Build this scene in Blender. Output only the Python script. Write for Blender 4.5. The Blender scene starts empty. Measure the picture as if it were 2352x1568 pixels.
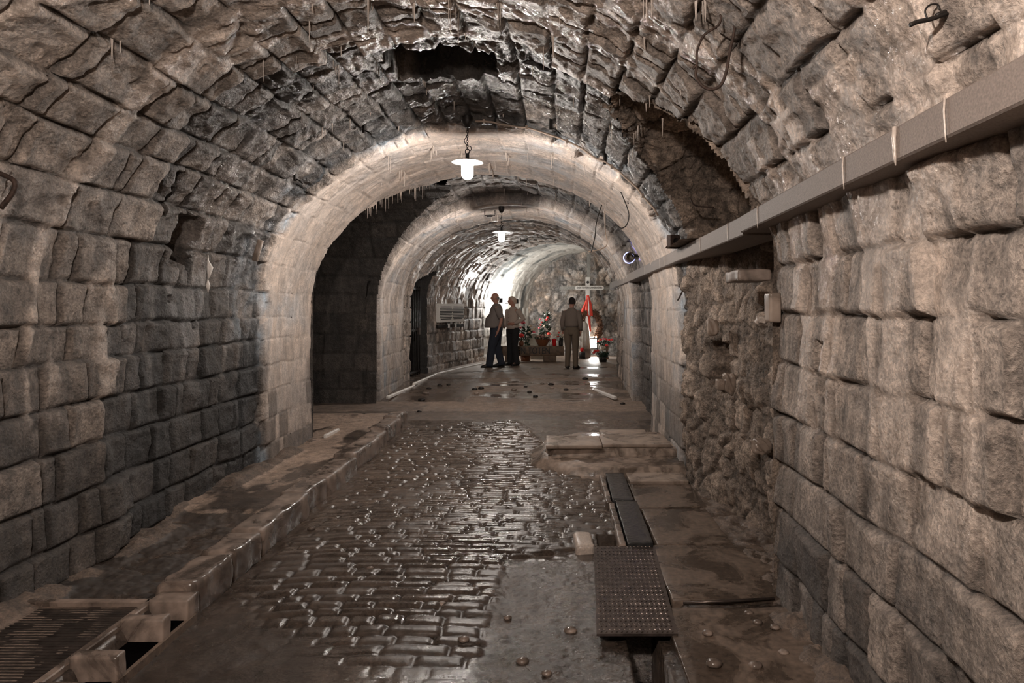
import bpy, bmesh, math, random
import numpy as np
from mathutils import Vector, Matrix
PI = math.pi
S = bpy.context.scene
C = S.collection

# ------------------------------------------------------------------ camera, world, exposure
cam_d = bpy.data.cameras.new('camera'); cam = bpy.data.objects.new('camera', cam_d); C.objects.link(cam)
cam.location = (0, 0, 1.6); cam.rotation_euler = (PI / 2, 0, 0)
cam_d.sensor_width = 36.0; cam_d.lens = 24.0; cam_d.clip_start = 0.05
cam_d.shift_x = -0.04; cam_d.shift_y = -0.0336
S.camera = cam
w = bpy.data.worlds.new('world'); S.world = w; w.use_nodes = True
w.node_tree.nodes['Background'].inputs[0].default_value = (0.5, 0.45, 0.42, 1)
w.node_tree.nodes['Background'].inputs[1].default_value = 0.0
S.view_settings.view_transform = 'Standard'; S.view_settings.look = 'None'
S.view_settings.exposure = 0.0; S.view_settings.gamma = 1.0; S.view_settings.use_curve_mapping = False
S.cycles.use_denoising = True
S.cycles.max_bounces = 6; S.cycles.diffuse_bounces = 3; S.cycles.glossy_bounces = 3
S.cycles.use_adaptive_sampling = True; S.cycles.adaptive_threshold = 0.05
S.cycles.sample_clamp_indirect = 4.0; S.cycles.sample_clamp_direct = 0.0
S.cycles.caustics_reflective = False; S.cycles.caustics_refractive = False
E_BULB = 560.0        # radiance of the pendant bulbs
WARM = (1.0, 0.92, 0.85)
E_NEAR = 1180.0       # globe added overhead, out of view, to light the near walls and vault

# ------------------------------------------------------------------ small helpers
def tag(o, label=None, cat=None, group=None, kind=None):
    if label: o['label'] = label
    if cat: o['category'] = cat
    if group: o['group'] = group
    if kind: o['kind'] = kind
    return o

def thing(name, label, cat, loc=(0, 0, 0), rz=0.0, group=None):
    o = bpy.data.objects.new(name, None); C.objects.link(o)
    o.location = loc; o.rotation_euler = (0, 0, rz); o.empty_display_size = 0.05
    return tag(o, label, cat, group)

def link(name, bm, mat, parent=None, smooth=True, loc=None, rot=None):
    me = bpy.data.meshes.new(name); bm.to_mesh(me); bm.free()
    if smooth: me.polygons.foreach_set('use_smooth', [True] * len(me.polygons))
    if mat: me.materials.append(mat)
    o = bpy.data.objects.new(name, me); C.objects.link(o)
    if parent: o.parent = parent
    if loc: o.location = loc
    if rot: o.rotation_euler = rot
    return o

def copy_tree(o, parent=None):
    c = o.copy(); C.objects.link(c)
    if parent: c.parent = parent
    for ch in [x for x in bpy.data.objects if x.parent == o]:
        copy_tree(ch, c)
    return c

def X(px, y): return (px - 1270) / 1568 * y          # photo column at a depth
def Z(py, y): return 1.6 + (705 - py) / 1568 * y     # photo row at a depth

# ------------------------------------------------------------------ numpy noise
def _hash(ix, iy, seed):
    n = (ix.astype(np.int64) * 374761393 + iy.astype(np.int64) * 668265263 + seed * 1442695041) & 0xFFFFFFFF
    n = ((n ^ (n >> 13)) * 1274126177) & 0xFFFFFFFF
    n = ((n ^ (n >> 16)) * 2246822519) & 0xFFFFFFFF
    return ((n ^ (n >> 13)) & 0xFFFFFF) / float(0xFFFFFF)
def vn(x, y, seed=0):
    x, y = np.broadcast_arrays(x, y)
    ix = np.floor(x); iy = np.floor(y); fx = x - ix; fy = y - iy
    fx = fx * fx * (3 - 2 * fx); fy = fy * fy * (3 - 2 * fy)
    ix = ix.astype(np.int64); iy = iy.astype(np.int64)
    a = _hash(ix, iy, seed); b = _hash(ix + 1, iy, seed); c = _hash(ix, iy + 1, seed); d = _hash(ix + 1, iy + 1, seed)
    return (a * (1 - fx) + b * fx) * (1 - fy) + (c * (1 - fx) + d * fx) * fy
def fbm(x, y, seed=0, o=4, g=0.5):
    s = 0; a = 1; t = 0
    for k in range(o):
        s = s + a * (vn(x * 2 ** k + 17.3 * k, y * 2 ** k + 5.1 * k, seed + k) * 2 - 1); t += a; a *= g
    return s / t
def ridge(x, y, seed=0, o=4):
    s = 0; a = 1; t = 0
    for k in range(o):
        s = s + a * (1 - abs(vn(x * 2 ** k + 9.3 * k, y * 2 ** k + 3.1 * k, seed + k) * 2 - 1)); t += a; a *= 0.55
    return s / t
def voro(x, y, seed=0, jit=0.9):
    ix = np.floor(x).astype(np.int64); iy = np.floor(y).astype(np.int64)
    f1 = np.full(x.shape, 9.0); f2 = np.full(x.shape, 9.0); cid = np.zeros(x.shape)
    for dx in (-1, 0, 1):
        for dy in (-1, 0, 1):
            cx = ix + dx; cy = iy + dy
            px = cx + 0.5 + jit * (_hash(cx, cy, seed) - 0.5); py = cy + 0.5 + jit * (_hash(cx, cy, seed + 7) - 0.5)
            d = np.sqrt((x - px) ** 2 + (y - py) ** 2)
            nearer = d < f1
            f2 = np.where(nearer, f1, np.minimum(f2, d)); cid = np.where(nearer, _hash(cx, cy, seed + 13), cid)
            f1 = np.where(nearer, d, f1)
    return f1, f2, cid
def ss(a, b, x):
    t = np.clip((x - a) / (b - a), 0, 1); return t * t * (3 - 2 * t)
def mix(a, b, t): return a * (1 - t) + b * t

class Courses:
    """coursed masonry: rows along u, blocks along v"""
    def __init__(s, u0, u1, h, v0, v1, l, seed):
        r = np.random.RandomState(seed); e = [u0]
        while e[-1] < u1: e.append(e[-1] + r.uniform(*h))
        s.ub = np.array(e); s.rows = []
        for k in range(len(e)):
            b = [v0 - r.uniform(0, l[1])]
            while b[-1] < v1: b.append(b[-1] + (r.uniform(*l) if r.rand() > 0.18 else r.uniform(l[0] * .6, l[0])))
            s.rows.append(np.array(b))
        s.seed = seed
    def at(s, u, v, wu=0.022, wv=0.026):
        uu = u + wu * fbm(u * 2.3, v * 2.3, s.seed + 1, 3); vv = v + wv * fbm(u * 3.1 + 9, v * 2.3, s.seed + 2, 3)
        i = np.clip(np.searchsorted(s.ub, uu.ravel()) - 1, 0, len(s.ub) - 2).reshape(u.shape)
        du = np.minimum(uu - s.ub[i], s.ub[i + 1] - uu); cu = (s.ub[i] + s.ub[i + 1]) / 2
        fu = (uu - s.ub[i]) / (s.ub[i + 1] - s.ub[i]) - .5
        dv = np.zeros(u.shape); cv = np.zeros(u.shape); fv = np.zeros(u.shape); bid = np.zeros(u.shape, np.int64)
        for k in range(len(s.ub) - 1):
            m = i == k
            if not m.any(): continue
            b = s.rows[k]; x = vv[m]
            j = np.clip(np.searchsorted(b, x) - 1, 0, len(b) - 2)
            dv[m] = np.minimum(x - b[j], b[j + 1] - x); cv[m] = (b[j] + b[j + 1]) / 2; fv[m] = (x - b[j]) / (b[j + 1] - b[j]) - .5; bid[m] = k * 5000 + j
        r = [_hash(bid, bid * 0 + q, s.seed + 5) for q in range(5)]
        return du, dv, cu, cv, fu, fv, r

# ------------------------------------------------------------------ materials
def nodes(name):
    m = bpy.data.materials.new(name); m.use_nodes = True; nt = m.node_tree
    return m, nt, nt.nodes['Principled BSDF'], nt.nodes, nt.links
def simple(name, col, rough=0.7, metal=0.0, bump=0.0, scale=40.0, var=0.15, spec=0.5, stain=0.0):
    m, nt, b, N, L = nodes(name)
    b.inputs['Roughness'].default_value = rough; b.inputs['Metallic'].default_value = metal
    b.inputs['Specular IOR Level'].default_value = spec
    tc = N.new('ShaderNodeTexCoord'); n = N.new('ShaderNodeTexNoise'); n.inputs['Scale'].default_value = scale; n.inputs['Detail'].default_value = 5
    L.new(tc.outputs['Object'], n.inputs['Vector'])
    r = N.new('ShaderNodeMapRange'); r.inputs['From Min'].default_value = 0.3; r.inputs['From Max'].default_value = 0.7
    r.inputs['To Min'].default_value = 1 - var; r.inputs['To Max'].default_value = 1 + var
    L.new(n.outputs['Fac'], r.inputs['Value'])
    v = N.new('ShaderNodeVectorMath'); v.operation = 'SCALE'; v.inputs[0].default_value = col[:3]; L.new(r.outputs['Result'], v.inputs['Scale'])
    L.new(v.outputs['Vector'], b.inputs['Base Color'])
    if stain:
        ns = N.new('ShaderNodeTexNoise'); ns.inputs['Scale'].default_value = 2.6; ns.inputs['Detail'].default_value = 9; ns.inputs['Roughness'].default_value = .65; ns.inputs['Distortion'].default_value = .9
        geo = N.new('ShaderNodeNewGeometry'); L.new(geo.outputs['Position'], ns.inputs['Vector'])
        rs_ = N.new('ShaderNodeMapRange'); L.new(ns.outputs['Fac'], rs_.inputs['Value'])
        for k_, x_ in zip(('From Min', 'From Max', 'To Min', 'To Max'), (.44, .54, 1 - stain, 1.15)): rs_.inputs[k_].default_value = x_
        v2 = N.new('ShaderNodeVectorMath'); v2.operation = 'SCALE'; L.new(v.outputs['Vector'], v2.inputs[0]); L.new(rs_.outputs['Result'], v2.inputs['Scale']); L.new(v2.outputs['Vector'], b.inputs['Base Color'])
        rr_ = N.new('ShaderNodeMapRange'); L.new(ns.outputs['Fac'], rr_.inputs['Value'])
        for k_, x_ in zip(('From Min', 'From Max', 'To Min', 'To Max'), (.44, .54, .16, rough)): rr_.inputs[k_].default_value = x_
        L.new(rr_.outputs['Result'], b.inputs['Roughness'])
    if bump:
        bp = N.new('ShaderNodeBump'); bp.inputs['Strength'].default_value = bump; bp.inputs['Distance'].default_value = 0.01
        L.new(n.outputs['Fac'], bp.inputs['Height']); L.new(bp.outputs['Normal'], b.inputs['Normal'])
    return m
def emis(name, col, s):
    m, nt, b, N, L = nodes(name)
    b.inputs['Base Color'].default_value = (.8, .8, .8, 1); b.inputs['Emission Color'].default_value = (*col, 1); b.inputs['Emission Strength'].default_value = s
    return m

def stone_material(name, c_warm, c_blue, fine=1.0, gloss=0.0, streak=.62, spec=.5, keepn=.05):
    """masonry: attribute 'stone' holds tone, blue-grey share, wetness and roughness of the surface"""
    m, nt, b, N, L = nodes(name)
    at = N.new('ShaderNodeAttribute'); at.attribute_name = 'stone'
    sp = N.new('ShaderNodeSeparateColor'); L.new(at.outputs['Color'], sp.inputs['Color'])
    tc = N.new('ShaderNodeTexCoord')
    def noise(sc, det=6, rough=0.6, dist=0.0):
        n = N.new('ShaderNodeTexNoise'); n.inputs['Scale'].default_value = sc; n.inputs['Detail'].default_value = det
        n.inputs['Roughness'].default_value = rough; n.inputs['Distortion'].default_value = dist
        L.new(tc.outputs['Object'], n.inputs['Vector']); return n
    def mr(src, a, b_, c, d):
        r = N.new('ShaderNodeMapRange'); L.new(src, r.inputs['Value'])
        for k, x in zip(('From Min', 'From Max', 'To Min', 'To Max'), (a, b_, c, d)): r.inputs[k].default_value = x
        return r.outputs['Result']
    def mth(op, a, b_=None):
        n = N.new('ShaderNodeMath'); n.operation = op
        for k, x in enumerate((a, b_)):
            if x is None: continue
            if isinstance(x, (int, float)): n.inputs[k].default_value = x
            else: L.new(x, n.inputs[k])
        return n.outputs[0]
    n1 = noise(9, 8, 0.65); n2 = noise(70, 6, 0.7); n3 = noise(2.2, 5, 0.6, 0.6)
    pit = N.new('ShaderNodeTexVoronoi'); pit.inputs['Scale'].default_value = 55; L.new(tc.outputs['Object'], pit.inputs['Vector'])
    mixc = N.new('ShaderNodeMix'); mixc.data_type = 'RGBA'
    fb = mth('MULTIPLY', sp.outputs['Green'], mr(n3.outputs['Fac'], .38, .6, .15, 1.0))
    L.new(fb, mixc.inputs['Factor']); mixc.inputs['A'].default_value = (*c_warm, 1); mixc.inputs['B'].default_value = (*c_blue, 1)
    n4 = noise(24, 9, 0.78)
    mp = N.new('ShaderNodeMapping'); mp.inputs['Scale'].default_value = (1, 1, .22); L.new(tc.outputs['Object'], mp.inputs['Vector'])
    n5 = noise(13, 5, 0.6); L.new(mp.outputs['Vector'], n5.inputs['Vector'])
    tone = mth('MULTIPLY', 1.0, mth('MULTIPLY', mr(n1.outputs['Fac'], .32, .68, .55, 1.4), mr(n2.outputs['Fac'], .36, .64, .6, 1.35)))
    tone = mth('MULTIPLY', tone, mth('MULTIPLY', mr(n4.outputs['Fac'], .36, .5, .5, 1.08), mr(n5.outputs['Fac'], .36, .56, streak, 1.08)))
    fa = mth('MINIMUM', mth('ADD', at.outputs['Alpha'], keepn), 1.0)
    tone = mth('MULTIPLY', sp.outputs['Red'], mth('ADD', mth('MULTIPLY', tone, fa), mth('MULTIPLY', mth('SUBTRACT', 1.0, fa), .9)))
    v = N.new('ShaderNodeVectorMath'); v.operation = 'SCALE'; L.new(mixc.outputs['Result'], v.inputs[0]); L.new(tone, v.inputs['Scale'])
    L.new(v.outputs['Vector'], b.inputs['Base Color']); b.inputs['Specular IOR Level'].default_value = spec
    wet = mth('MULTIPLY', sp.outputs['Blue'], mr(n3.outputs['Fac'], .35, .65, .6, 1.15))
    L.new(mr(wet, 0, 1, .9, .12 - gloss), b.inputs['Roughness'])
    h = mth('ADD', mth('MULTIPLY', n1.outputs['Fac'], 1.6), mth('ADD', mth('MULTIPLY', n2.outputs['Fac'], .55), mth('MULTIPLY', pit.outputs['Distance'], .25)))
    bp = N.new('ShaderNodeBump'); bp.inputs['Distance'].default_value = 0.022 * fine
    L.new(at.outputs['Alpha'], bp.inputs['Strength']); L.new(h, bp.inputs['Height']); L.new(bp.outputs['Normal'], b.inputs['Normal'])
    return m

M = {}
M['wall'] = stone_material('masonry', (.50, .41, .345), (.24, .29, .335), spec=.9)
M['floor'] = stone_material('wet_paving', (.50, .36, .27), (.34, .34, .35), 0.7, 0.06, .95, .85, keepn=.6)
M['rubble'] = stone_material('rubble', (.50, .385, .30), (.3, .3, .3), 1.3)
M['plaster'] = stone_material('limewash', (.60, .57, .52), (.25, .28, .28), 0.5)
M['concrete'] = simple('worn_concrete', (.13, .095, .072), .5, 0, .25, 30, .35, stain=.5)
M['step'] = simple('step_concrete', (.25, .19, .15), .6, 0, .5, 14, .4, stain=.45)
M['slab'] = simple('pale_slab', (.30, .235, .19), .55, 0, .12, 9, .2, stain=.22)
M['kerb'] = simple('kerb_stone', (.22, .17, .14), .5, 0, .35, 14, .4, stain=.5)
M['beam'] = simple('grey_ledge_stone', (.20, .162, .14), .6, 0, .25, 160, .25)
M['steel'] = simple('wet_steel', (.10, .08, .07), .3, .7, .3, 20, .4)
M['darksteel'] = simple('dark_wet_metal', (.05, .05, .052), .18, .5, .5, 25, .4)
M['iron'] = simple('black_iron', (.022, .018, .016), .5, .5, .2, 60, .2)
M['rust'] = simple('rusty_iron', (.05, .03, .022), .7, .2, .5, 60, .4)
M['black'] = simple('painted_shade_black', (.003, .0025, .0025), 1.0, spec=0.0)
M['enamel'] = simple('white_enamel', (.85, .84, .8), .3, 0, 0, 5, .02)
M['conduit'] = simple('beige_conduit', (.42, .32, .25), .5, 0, 0, 20, .08)
M['white'] = simple('white_paint', (.75, .72, .68), .5, 0, .1, 40, .08)
M['ink'] = simple('black_lettering', (.012, .01, .01), .6)
M['grey'] = simple('grey_timber', (.26, .25, .23), .7, 0, .3, 25, .2)
M['wood'] = simple('dark_timber', (.12, .075, .045), .6, 0, .6, 12, .45)
M['terracotta'] = simple('brown_glaze', (.21, .075, .035), .35, 0, .1, 20, .15)
M['red'] = simple('red_petals', (.75, .03, .025), .5, 0, 0, 60, .2)
M['redglass'] = simple('red_glass', (.6, .01, .012), .15)
M['pink'] = simple('pink_petals', (.7, .12, .16), .5, 0, 0, 60, .2)
M['cream'] = simple('cream_petals', (.62, .5, .38), .6, 0, 0, 60, .2)
M['mauve'] = simple('heather_flowers', (.36, .17, .15), .7, 0, 0, 60, .3)
M['leaf'] = simple('dark_leaves', (.02, .045, .025), .45, 0, 0, 60, .4)
M['wreath'] = simple('dried_wreath', (.13, .06, .03), .7, 0, .6, 60, .5)
M['ribbon'] = simple('red_ribbon', (.85, .07, .04), .45)
M['skin'] = simple('skin', (.42, .21, .15), .55, 0, 0, 30, .06)
M['calcite'] = simple('calcite', (.54, .46, .40), .3, 0, .2, 80, .2)
M['whitecalcite'] = simple('white_calcite', (.75, .7, .65), .35, 0, .2, 80, .1)
M['bulb'] = emis('lit_globe', WARM, E_BULB)

# ------------------------------------------------------------------ mesh shape helpers
def box(bm, c, s, rz=0.0, bev=0.0, seg=2):
    r = bmesh.ops.create_cube(bm, size=1.0)
    vs = r['verts']
    bmesh.ops.scale(bm, vec=s, verts=vs)
    if bev:
        es = list({e for v in vs for e in v.link_edges})
        q = bmesh.ops.bevel(bm, geom=es, offset=bev, segments=seg, affect='EDGES', profile=.5)
        vs = list({v for f in q['faces'] for v in f.verts} | {v for v in vs if v.is_valid})
    if rz: bmesh.ops.rotate(bm, cent=(0, 0, 0), matrix=Matrix.Rotation(rz, 3, 'Z'), verts=vs)
    bmesh.ops.translate(bm, vec=c, verts=vs)
    return vs
def B(): return bmesh.new()
def ring_loft(bm, rings, n=20, cap=True):
    """rings: (centre, axis a, axis b) – elliptical cross-sections"""
    rows = []
    for c, a, b in rings:
        c = Vector(c); a = Vector(a); b = Vector(b)
        rows.append([bm.verts.new(c + a * math.cos(2 * PI * k / n) + b * math.sin(2 * PI * k / n)) for k in range(n)])
    for r0, r1 in zip(rows, rows[1:]):
        for k in range(n): bm.faces.new((r0[k], r0[(k + 1) % n], r1[(k + 1) % n], r1[k]))
    if cap:
        bm.faces.new(list(reversed(rows[0]))); bm.faces.new(rows[-1])
    return rows
def lathe(bm, prof, n=24, c=(0, 0, 0), cap=False):
    return ring_loft(bm, [((c[0], c[1], c[2] + z), (r, 0, 0), (0, r, 0)) for r, z in prof], n, cap)
def tube(bm, pts, rad, n=8, cap=True):
    pts = [Vector(p) for p in pts]; rs = rad if isinstance(rad, (list, tuple)) else [rad] * len(pts)
    up = None; rings = []
    for i, p in enumerate(pts):
        d = (pts[min(i + 1, len(pts) - 1)] - pts[max(i - 1, 0)]).normalized()
        if up is None: up = d.orthogonal().normalized()
        a = (up - d * up.dot(d)).normalized(); b = d.cross(a); up = a
        r = rs[i]; rx, ry = r if isinstance(r, tuple) else (r, r)
        rings.append((p, a * rx, b * ry))
    ring_loft(bm, rings, n, cap)
def smooth_path(pts, k=6):
    P_ = [Vector(p) for p in pts]; P_ = [P_[0] * 2 - P_[1]] + P_ + [P_[-1] * 2 - P_[-2]]; out = []
    for i in range(1, len(P_) - 2):
        a, b, c, d = P_[i - 1:i + 3]
        for t in range(k):
            t /= k; out.append(.5 * (2 * b + (c - a) * t + (2 * a - 5 * b + 4 * c - d) * t * t + (3 * b - a - 3 * c + d) * t ** 3))
    return out + [P_[-2]]
def ball(bm, c, r, sub=2, sq=(1, 1, 1), rng=None, amp=0.0):
    q = bmesh.ops.create_icosphere(bm, subdivisions=sub, radius=1.0)
    for v in q['verts']:
        f = 1 + (rng.uniform(-amp, amp) if rng else 0)
        v.co = Vector((v.co.x * r * sq[0] * f + c[0], v.co.y * r * sq[1] * f + c[1], v.co.z * r * sq[2] * f + c[2]))
def torus(bm, c, R, r, axis='Y', n=24, m=10, sy=1.0):
    rows = []
    for i in range(n):
        a = 2 * PI * i / n; row = []
        for j in range(m):
            b = 2 * PI * j / m; q = (R + r * math.cos(b)); x, y, z = q * math.cos(a), r * math.sin(b), q * math.sin(a) * sy
            if axis == 'Z': x, y, z = x, z, y
            if axis == 'X': x, y, z = y, x, z
            row.append(bm.verts.new((c[0] + x, c[1] + y, c[2] + z)))
        rows.append(row)
    for i in range(n):
        for j in range(m): bm.faces.new((rows[i][j], rows[(i + 1) % n][j], rows[(i + 1) % n][(j + 1) % m], rows[i][(j + 1) % m]))
def rough_box(name, c, s, mat, parent=None, rz=0, bev=.015, sub=3, amp=.008, seed=1, tilt=(0, 0)):
    """a worn stone block: bevelled, subdivided and knocked about"""
    bm = B(); box(bm, (0, 0, 0), s, 0, bev, 2)
    longest = max(s)
    for _ in range(sub):
        es = [e for e in bm.edges if e.calc_length() > longest / 14]
        if es: bmesh.ops.subdivide_edges(bm, edges=es, cuts=1, use_grid_fill=True)
    co = np.array([v.co[:] for v in bm.verts]) + seed * 3.7
    d = np.stack([fbm(co[:, 0] * 9 + co[:, 2] * 7, co[:, 1] * 9 + k * 31, seed + k, 3) for k in range(3)], 1) * amp
    for v, e in zip(bm.verts, d): v.co += Vector(e)
    bmesh.ops.triangulate(bm, faces=bm.faces)
    return link(name, bm, mat, parent, True, c, (tilt[0], tilt[1], rz))

class Grid:
    """collects displaced grids and makes one mesh with the 'stone' attribute"""
    def __init__(s): s.v = []; s.f = []; s.a = []; s.n = 0
    def add(s, Pg, A, keep=None, flip=False):
        nu, nv = Pg.shape[:2]
        idx = np.arange(nu * nv).reshape(nu, nv)
        q = np.stack([idx[:-1, :-1], idx[1:, :-1], idx[1:, 1:], idx[:-1, 1:]], -1)
        if flip: q = q[..., ::-1]
        q = q.reshape(-1, 4) if keep is None else q[keep]
        s.v.append(Pg.reshape(-1, 3)); s.a.append(A.reshape(-1, 4)); s.f.append(q + s.n); s.n += nu * nv
    def build(s, name, mat, smooth=True):
        v = np.concatenate(s.v); f = np.concatenate(s.f); a = np.concatenate(s.a)
        used = np.zeros(len(v), bool); used[f.ravel()] = True
        remap = np.cumsum(used) - 1; v = v[used]; a = a[used]; f = remap[f]
        me = bpy.data.meshes.new(name)
        me.vertices.add(len(v)); me.vertices.foreach_set('co', v.astype(np.float32).ravel())
        me.loops.add(len(f) * 4); me.loops.foreach_set('vertex_index', f.astype(np.int32).ravel())
        me.polygons.add(len(f)); me.polygons.foreach_set('loop_start', (np.arange(len(f)) * 4).astype(np.int32))
        me.polygons.foreach_set('use_smooth', np.full(len(f), smooth))
        me.update(calc_edges=True)
        at = me.attributes.new('stone', 'FLOAT_COLOR', 'POINT'); at.data.foreach_set('color', a.astype(np.float32).ravel())
        me.materials.append(mat); o = bpy.data.objects.new(name, me); C.objects.link(o)
        return o

# ------------------------------------------------------------------ tunnel shape
# stations: t (depth along the left wall), left foot x,y, right foot x,y, crown height
ST = np.array([[-3.2, -2.75, -3.2, 1.19, -3.2, 3.30], [4.3, -2.75, 4.3, 1.19, 4.3, 3.30], [6.5, -2.75, 6.5, 1.22, 6.5, 3.30],
               [11.0, -2.78, 11.0, 1.28, 11.0, 3.28], [12.9, -2.82, 12.9, 1.33, 12.9, 3.25], [14.5, -2.66, 14.5, 1.36, 14.2, 3.24],
               [16.2, -2.30, 16.1, 1.47, 15.2, 3.24], [17.8, -1.80, 17.8, 1.82, 16.4, 3.22], [20.8, -0.73, 20.8, 2.87, 19.3, 3.22]])
ZS = 1.65
ph = np.linspace(0, PI, 721); px_ = -np.cos(ph) * 1.97; pz_ = ZS + np.sin(ph) * (3.3 - ZS)
prof = np.concatenate([[[-1.97, -0.12]], np.stack([px_, pz_], 1), [[1.97, -0.12]]])
seg = np.sqrt((np.diff(prof, axis=0) ** 2).sum(1)); pu = np.concatenate([[0], np.cumsum(seg)]); UMAX = pu[-1]; UC = UMAX / 2
USP = ZS + 0.12                          # u at the springing
def tun(u, t, h):
    """point on the tunnel lining; h = distance inwards"""
    xi = np.interp(u, pu, prof[:, 0]) / 1.97; z = np.interp(u, pu, prof[:, 1])
    e = 1e-3
    dx = (np.interp(u + e, pu, prof[:, 0]) - np.interp(u - e, pu, prof[:, 0])); dz = (np.interp(u + e, pu, prof[:, 1]) - np.interp(u - e, pu, prof[:, 1]))
    ln = np.sqrt(dx ** 2 + dz ** 2) + 1e-9; nx, nz = dz / ln, -dx / ln         # inward normal in the section plane
    lx, ly, rx, ry, zc = [np.interp(t, ST[:, 0], ST[:, k]) for k in range(1, 6)]
    z = np.where(z > ZS, ZS + (z - ZS) * (zc - ZS) / (3.3 - ZS), z)
    w_ = np.sqrt((rx - lx) ** 2 + (ry - ly) ** 2); f = (xi + 1) / 2 + nx * h / w_
    return np.stack([lx + (rx - lx) * f, ly + (ry - ly) * f, z + nz * h], -1)
CR = Courses(-0.05, UMAX + .4, (.215, .285), -3.6, 21.5, (.17, .46), 11)
CF = Courses(-0.05, UMAX + .4, (.22, .28), -3.6, 21.5, (.14, .34), 12)
def lining(u, t):
    du, dv, cu, cv, fu, fv, r = CR.at(u, t)
    d2 = CF.at(u, t); far = t > 12.75
    du, dv, cu, cv, fu, fv = [np.where(far, b, a) for a, b in zip((du, dv, cu, cv, fu, fv), d2[:6])]
    r = [np.where(far, b, a) for a, b in zip(r, d2[6])]
    low = u < USP; lowr = u > UMAX - USP; wallz = np.where(u < UC, u, UMAX - u) - .12     # height along the wall
    vault = ss(1.5, 2.3, wallz)
    # zones follow whole blocks
    wob = .22 * (r[3] - .5)
    zB = (cv + wob > 4.35) & (cv + wob < 6.55); zC = ss(6.42, 6.62, t + .15 * fbm(u * 2, t * 2, 61, 3)) * (t < 8.75); zD = (t > 8.75) & (t < 10.85)
    zE = (t >= 10.85) & (t <= 12.75); zG = t > 17.8
    smooth_ring = np.clip(zC + zE * .85, 0, 1)
    jd = mix(.046, .014, smooth_ring); jd = np.where(zD, .03, jd); jd = np.where(far, .03, jd); jd = np.where(zG, 0.0, jd)
    rough = mix(.023, .006, smooth_ring); rough = np.where(zB, .032, rough); rough = np.where(far, .014, rough); rough = np.where(zG, .004, rough)
    rough = rough * mix(.75, 1.15, vault)
    w0 = mix(.030, .016, smooth_ring)
    e = np.clip(np.minimum(du, dv) / w0, 0, 1); pr = 1 - (1 - e) ** 2.2
    # calcite flows smooth the wall over and run down it
    fl = np.where(u > UMAX * .72, fbm(u * .5, t * 6.5, 33, 3) + .12, fbm(u * .7, t * 4.3, 33, 3)) + .35 * fbm(u * 3, t * 9, 35, 3)
    flow = ss(.10, .34, fl) * ss(.5, 1.4, wallz)
    flow = flow * np.where(zB | zD, .35, 1.0) * (1 - zG)
    jd = jd * (1 - .75 * flow)
    steps = (r[0] - .5) * np.where(smooth_ring > .5, .006, .034) + (fv * (r[1] - .5) * .07 + fu * (r[2] - .35) * .05) * np.where(smooth_ring > .5, .15, 1) * (1 - zG)
    # bedding ledges in the rough stone, running along the blocks
    led = ridge(u * 5.0 + 2 * fbm(u * 1.5, t * 1.5, 70, 2), t * 3.4 + r[4] * 20, 41, 4) - .62
    h = jd * (pr - 1) + steps * pr + rough * pr * (fbm(u * 6, t * 6, 21, 5, .6) * 1.1 + led * 1.6 * mix(.6, 1.2, vault)) + flow * .012
    h = h + .03 * fbm(u * .8, t * .9, 51, 2) * (1 - zG)
    h = h - np.where(zB, .05, 0) - np.where(zD, .12, 0) + np.where(zE, .02, 0)
    h = h + .05 * ss(4.05, 4.22, t) * (1 - ss(4.25, 4.36, t)) * (u < UC) * (1 - vault) * ss(-.2, .3, fbm(u * 2, t * 3, 77, 2))
    tone = np.full(u.shape, .92)
    pale = (r[3] * .75 + .52)
    zA = (t < 6.6) & ~zB
    tone = tone * mix(np.where(zA, .82 + .3 * r[3], pale), 1.0, smooth_ring)
    tone = np.where(zB, tone * mix(.27, .60, ss(.6, .95, r[4])), tone)
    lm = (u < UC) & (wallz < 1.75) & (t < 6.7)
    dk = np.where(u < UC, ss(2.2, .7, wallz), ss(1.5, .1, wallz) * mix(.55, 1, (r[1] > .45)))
    tone = tone * mix(1.0, .22, dk * (t < 6.6) * (1 - .5 * ((r[2] > .8) | (flow > .4))))  # stained lower courses, darkened further in colour for vignetting
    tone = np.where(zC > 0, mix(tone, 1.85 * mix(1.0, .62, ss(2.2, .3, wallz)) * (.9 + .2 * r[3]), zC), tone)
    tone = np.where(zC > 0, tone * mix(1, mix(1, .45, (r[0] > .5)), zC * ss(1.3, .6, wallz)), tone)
    tone = np.where(zD, np.where(u < UC, .38, .2) * (.8 + .4 * r[3]), tone)
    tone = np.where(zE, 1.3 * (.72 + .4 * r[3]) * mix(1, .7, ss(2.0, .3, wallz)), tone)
    tone = np.where(far, 1.05 * (.7 + .5 * r[3]), tone); tone = np.where((t > 12.75) & (t < 13.25) & (u > UC * .75), .3, tone)
    # old soot and damp marks of their own shape
    st = fbm(u * .9 + 4, t * 1.1, 91, 4)
    tone = tone * mix(1, np.where(zA, .72, .5), ss(.08, .35, st) * (1 - flow) * (1 - .8 * smooth_ring))
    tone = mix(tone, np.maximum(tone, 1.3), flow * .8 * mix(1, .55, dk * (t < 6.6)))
    blue = ss(.0, .5, fbm(u * 1.3, t * 1.3, 97, 3)) * np.where(zA, .2, .4)
    blue = blue + .24 * smooth_ring + zB * ss(5.5, 6.4, t) * np.where(u > UMAX - USP, .3, .95) + .25 * zE * (r[4] > .6) + .45 * flow * zB
    tone = np.where(zB & (t > 5.9), tone * 1.15, tone)
    mort = 1 - ss(0, .5, e)
    tone = tone * mix(1, .45, mort * (1 - smooth_ring) * (1 - .6 * flow)) * mix(1, .8, mort * smooth_ring)
    wet = .34 + .5 * flow + .25 * (zB | zD) * vault + .15 * vault + .2 * ss(.1, .5, fbm(u * 1.1, t * 1.4, 99, 3))
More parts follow.
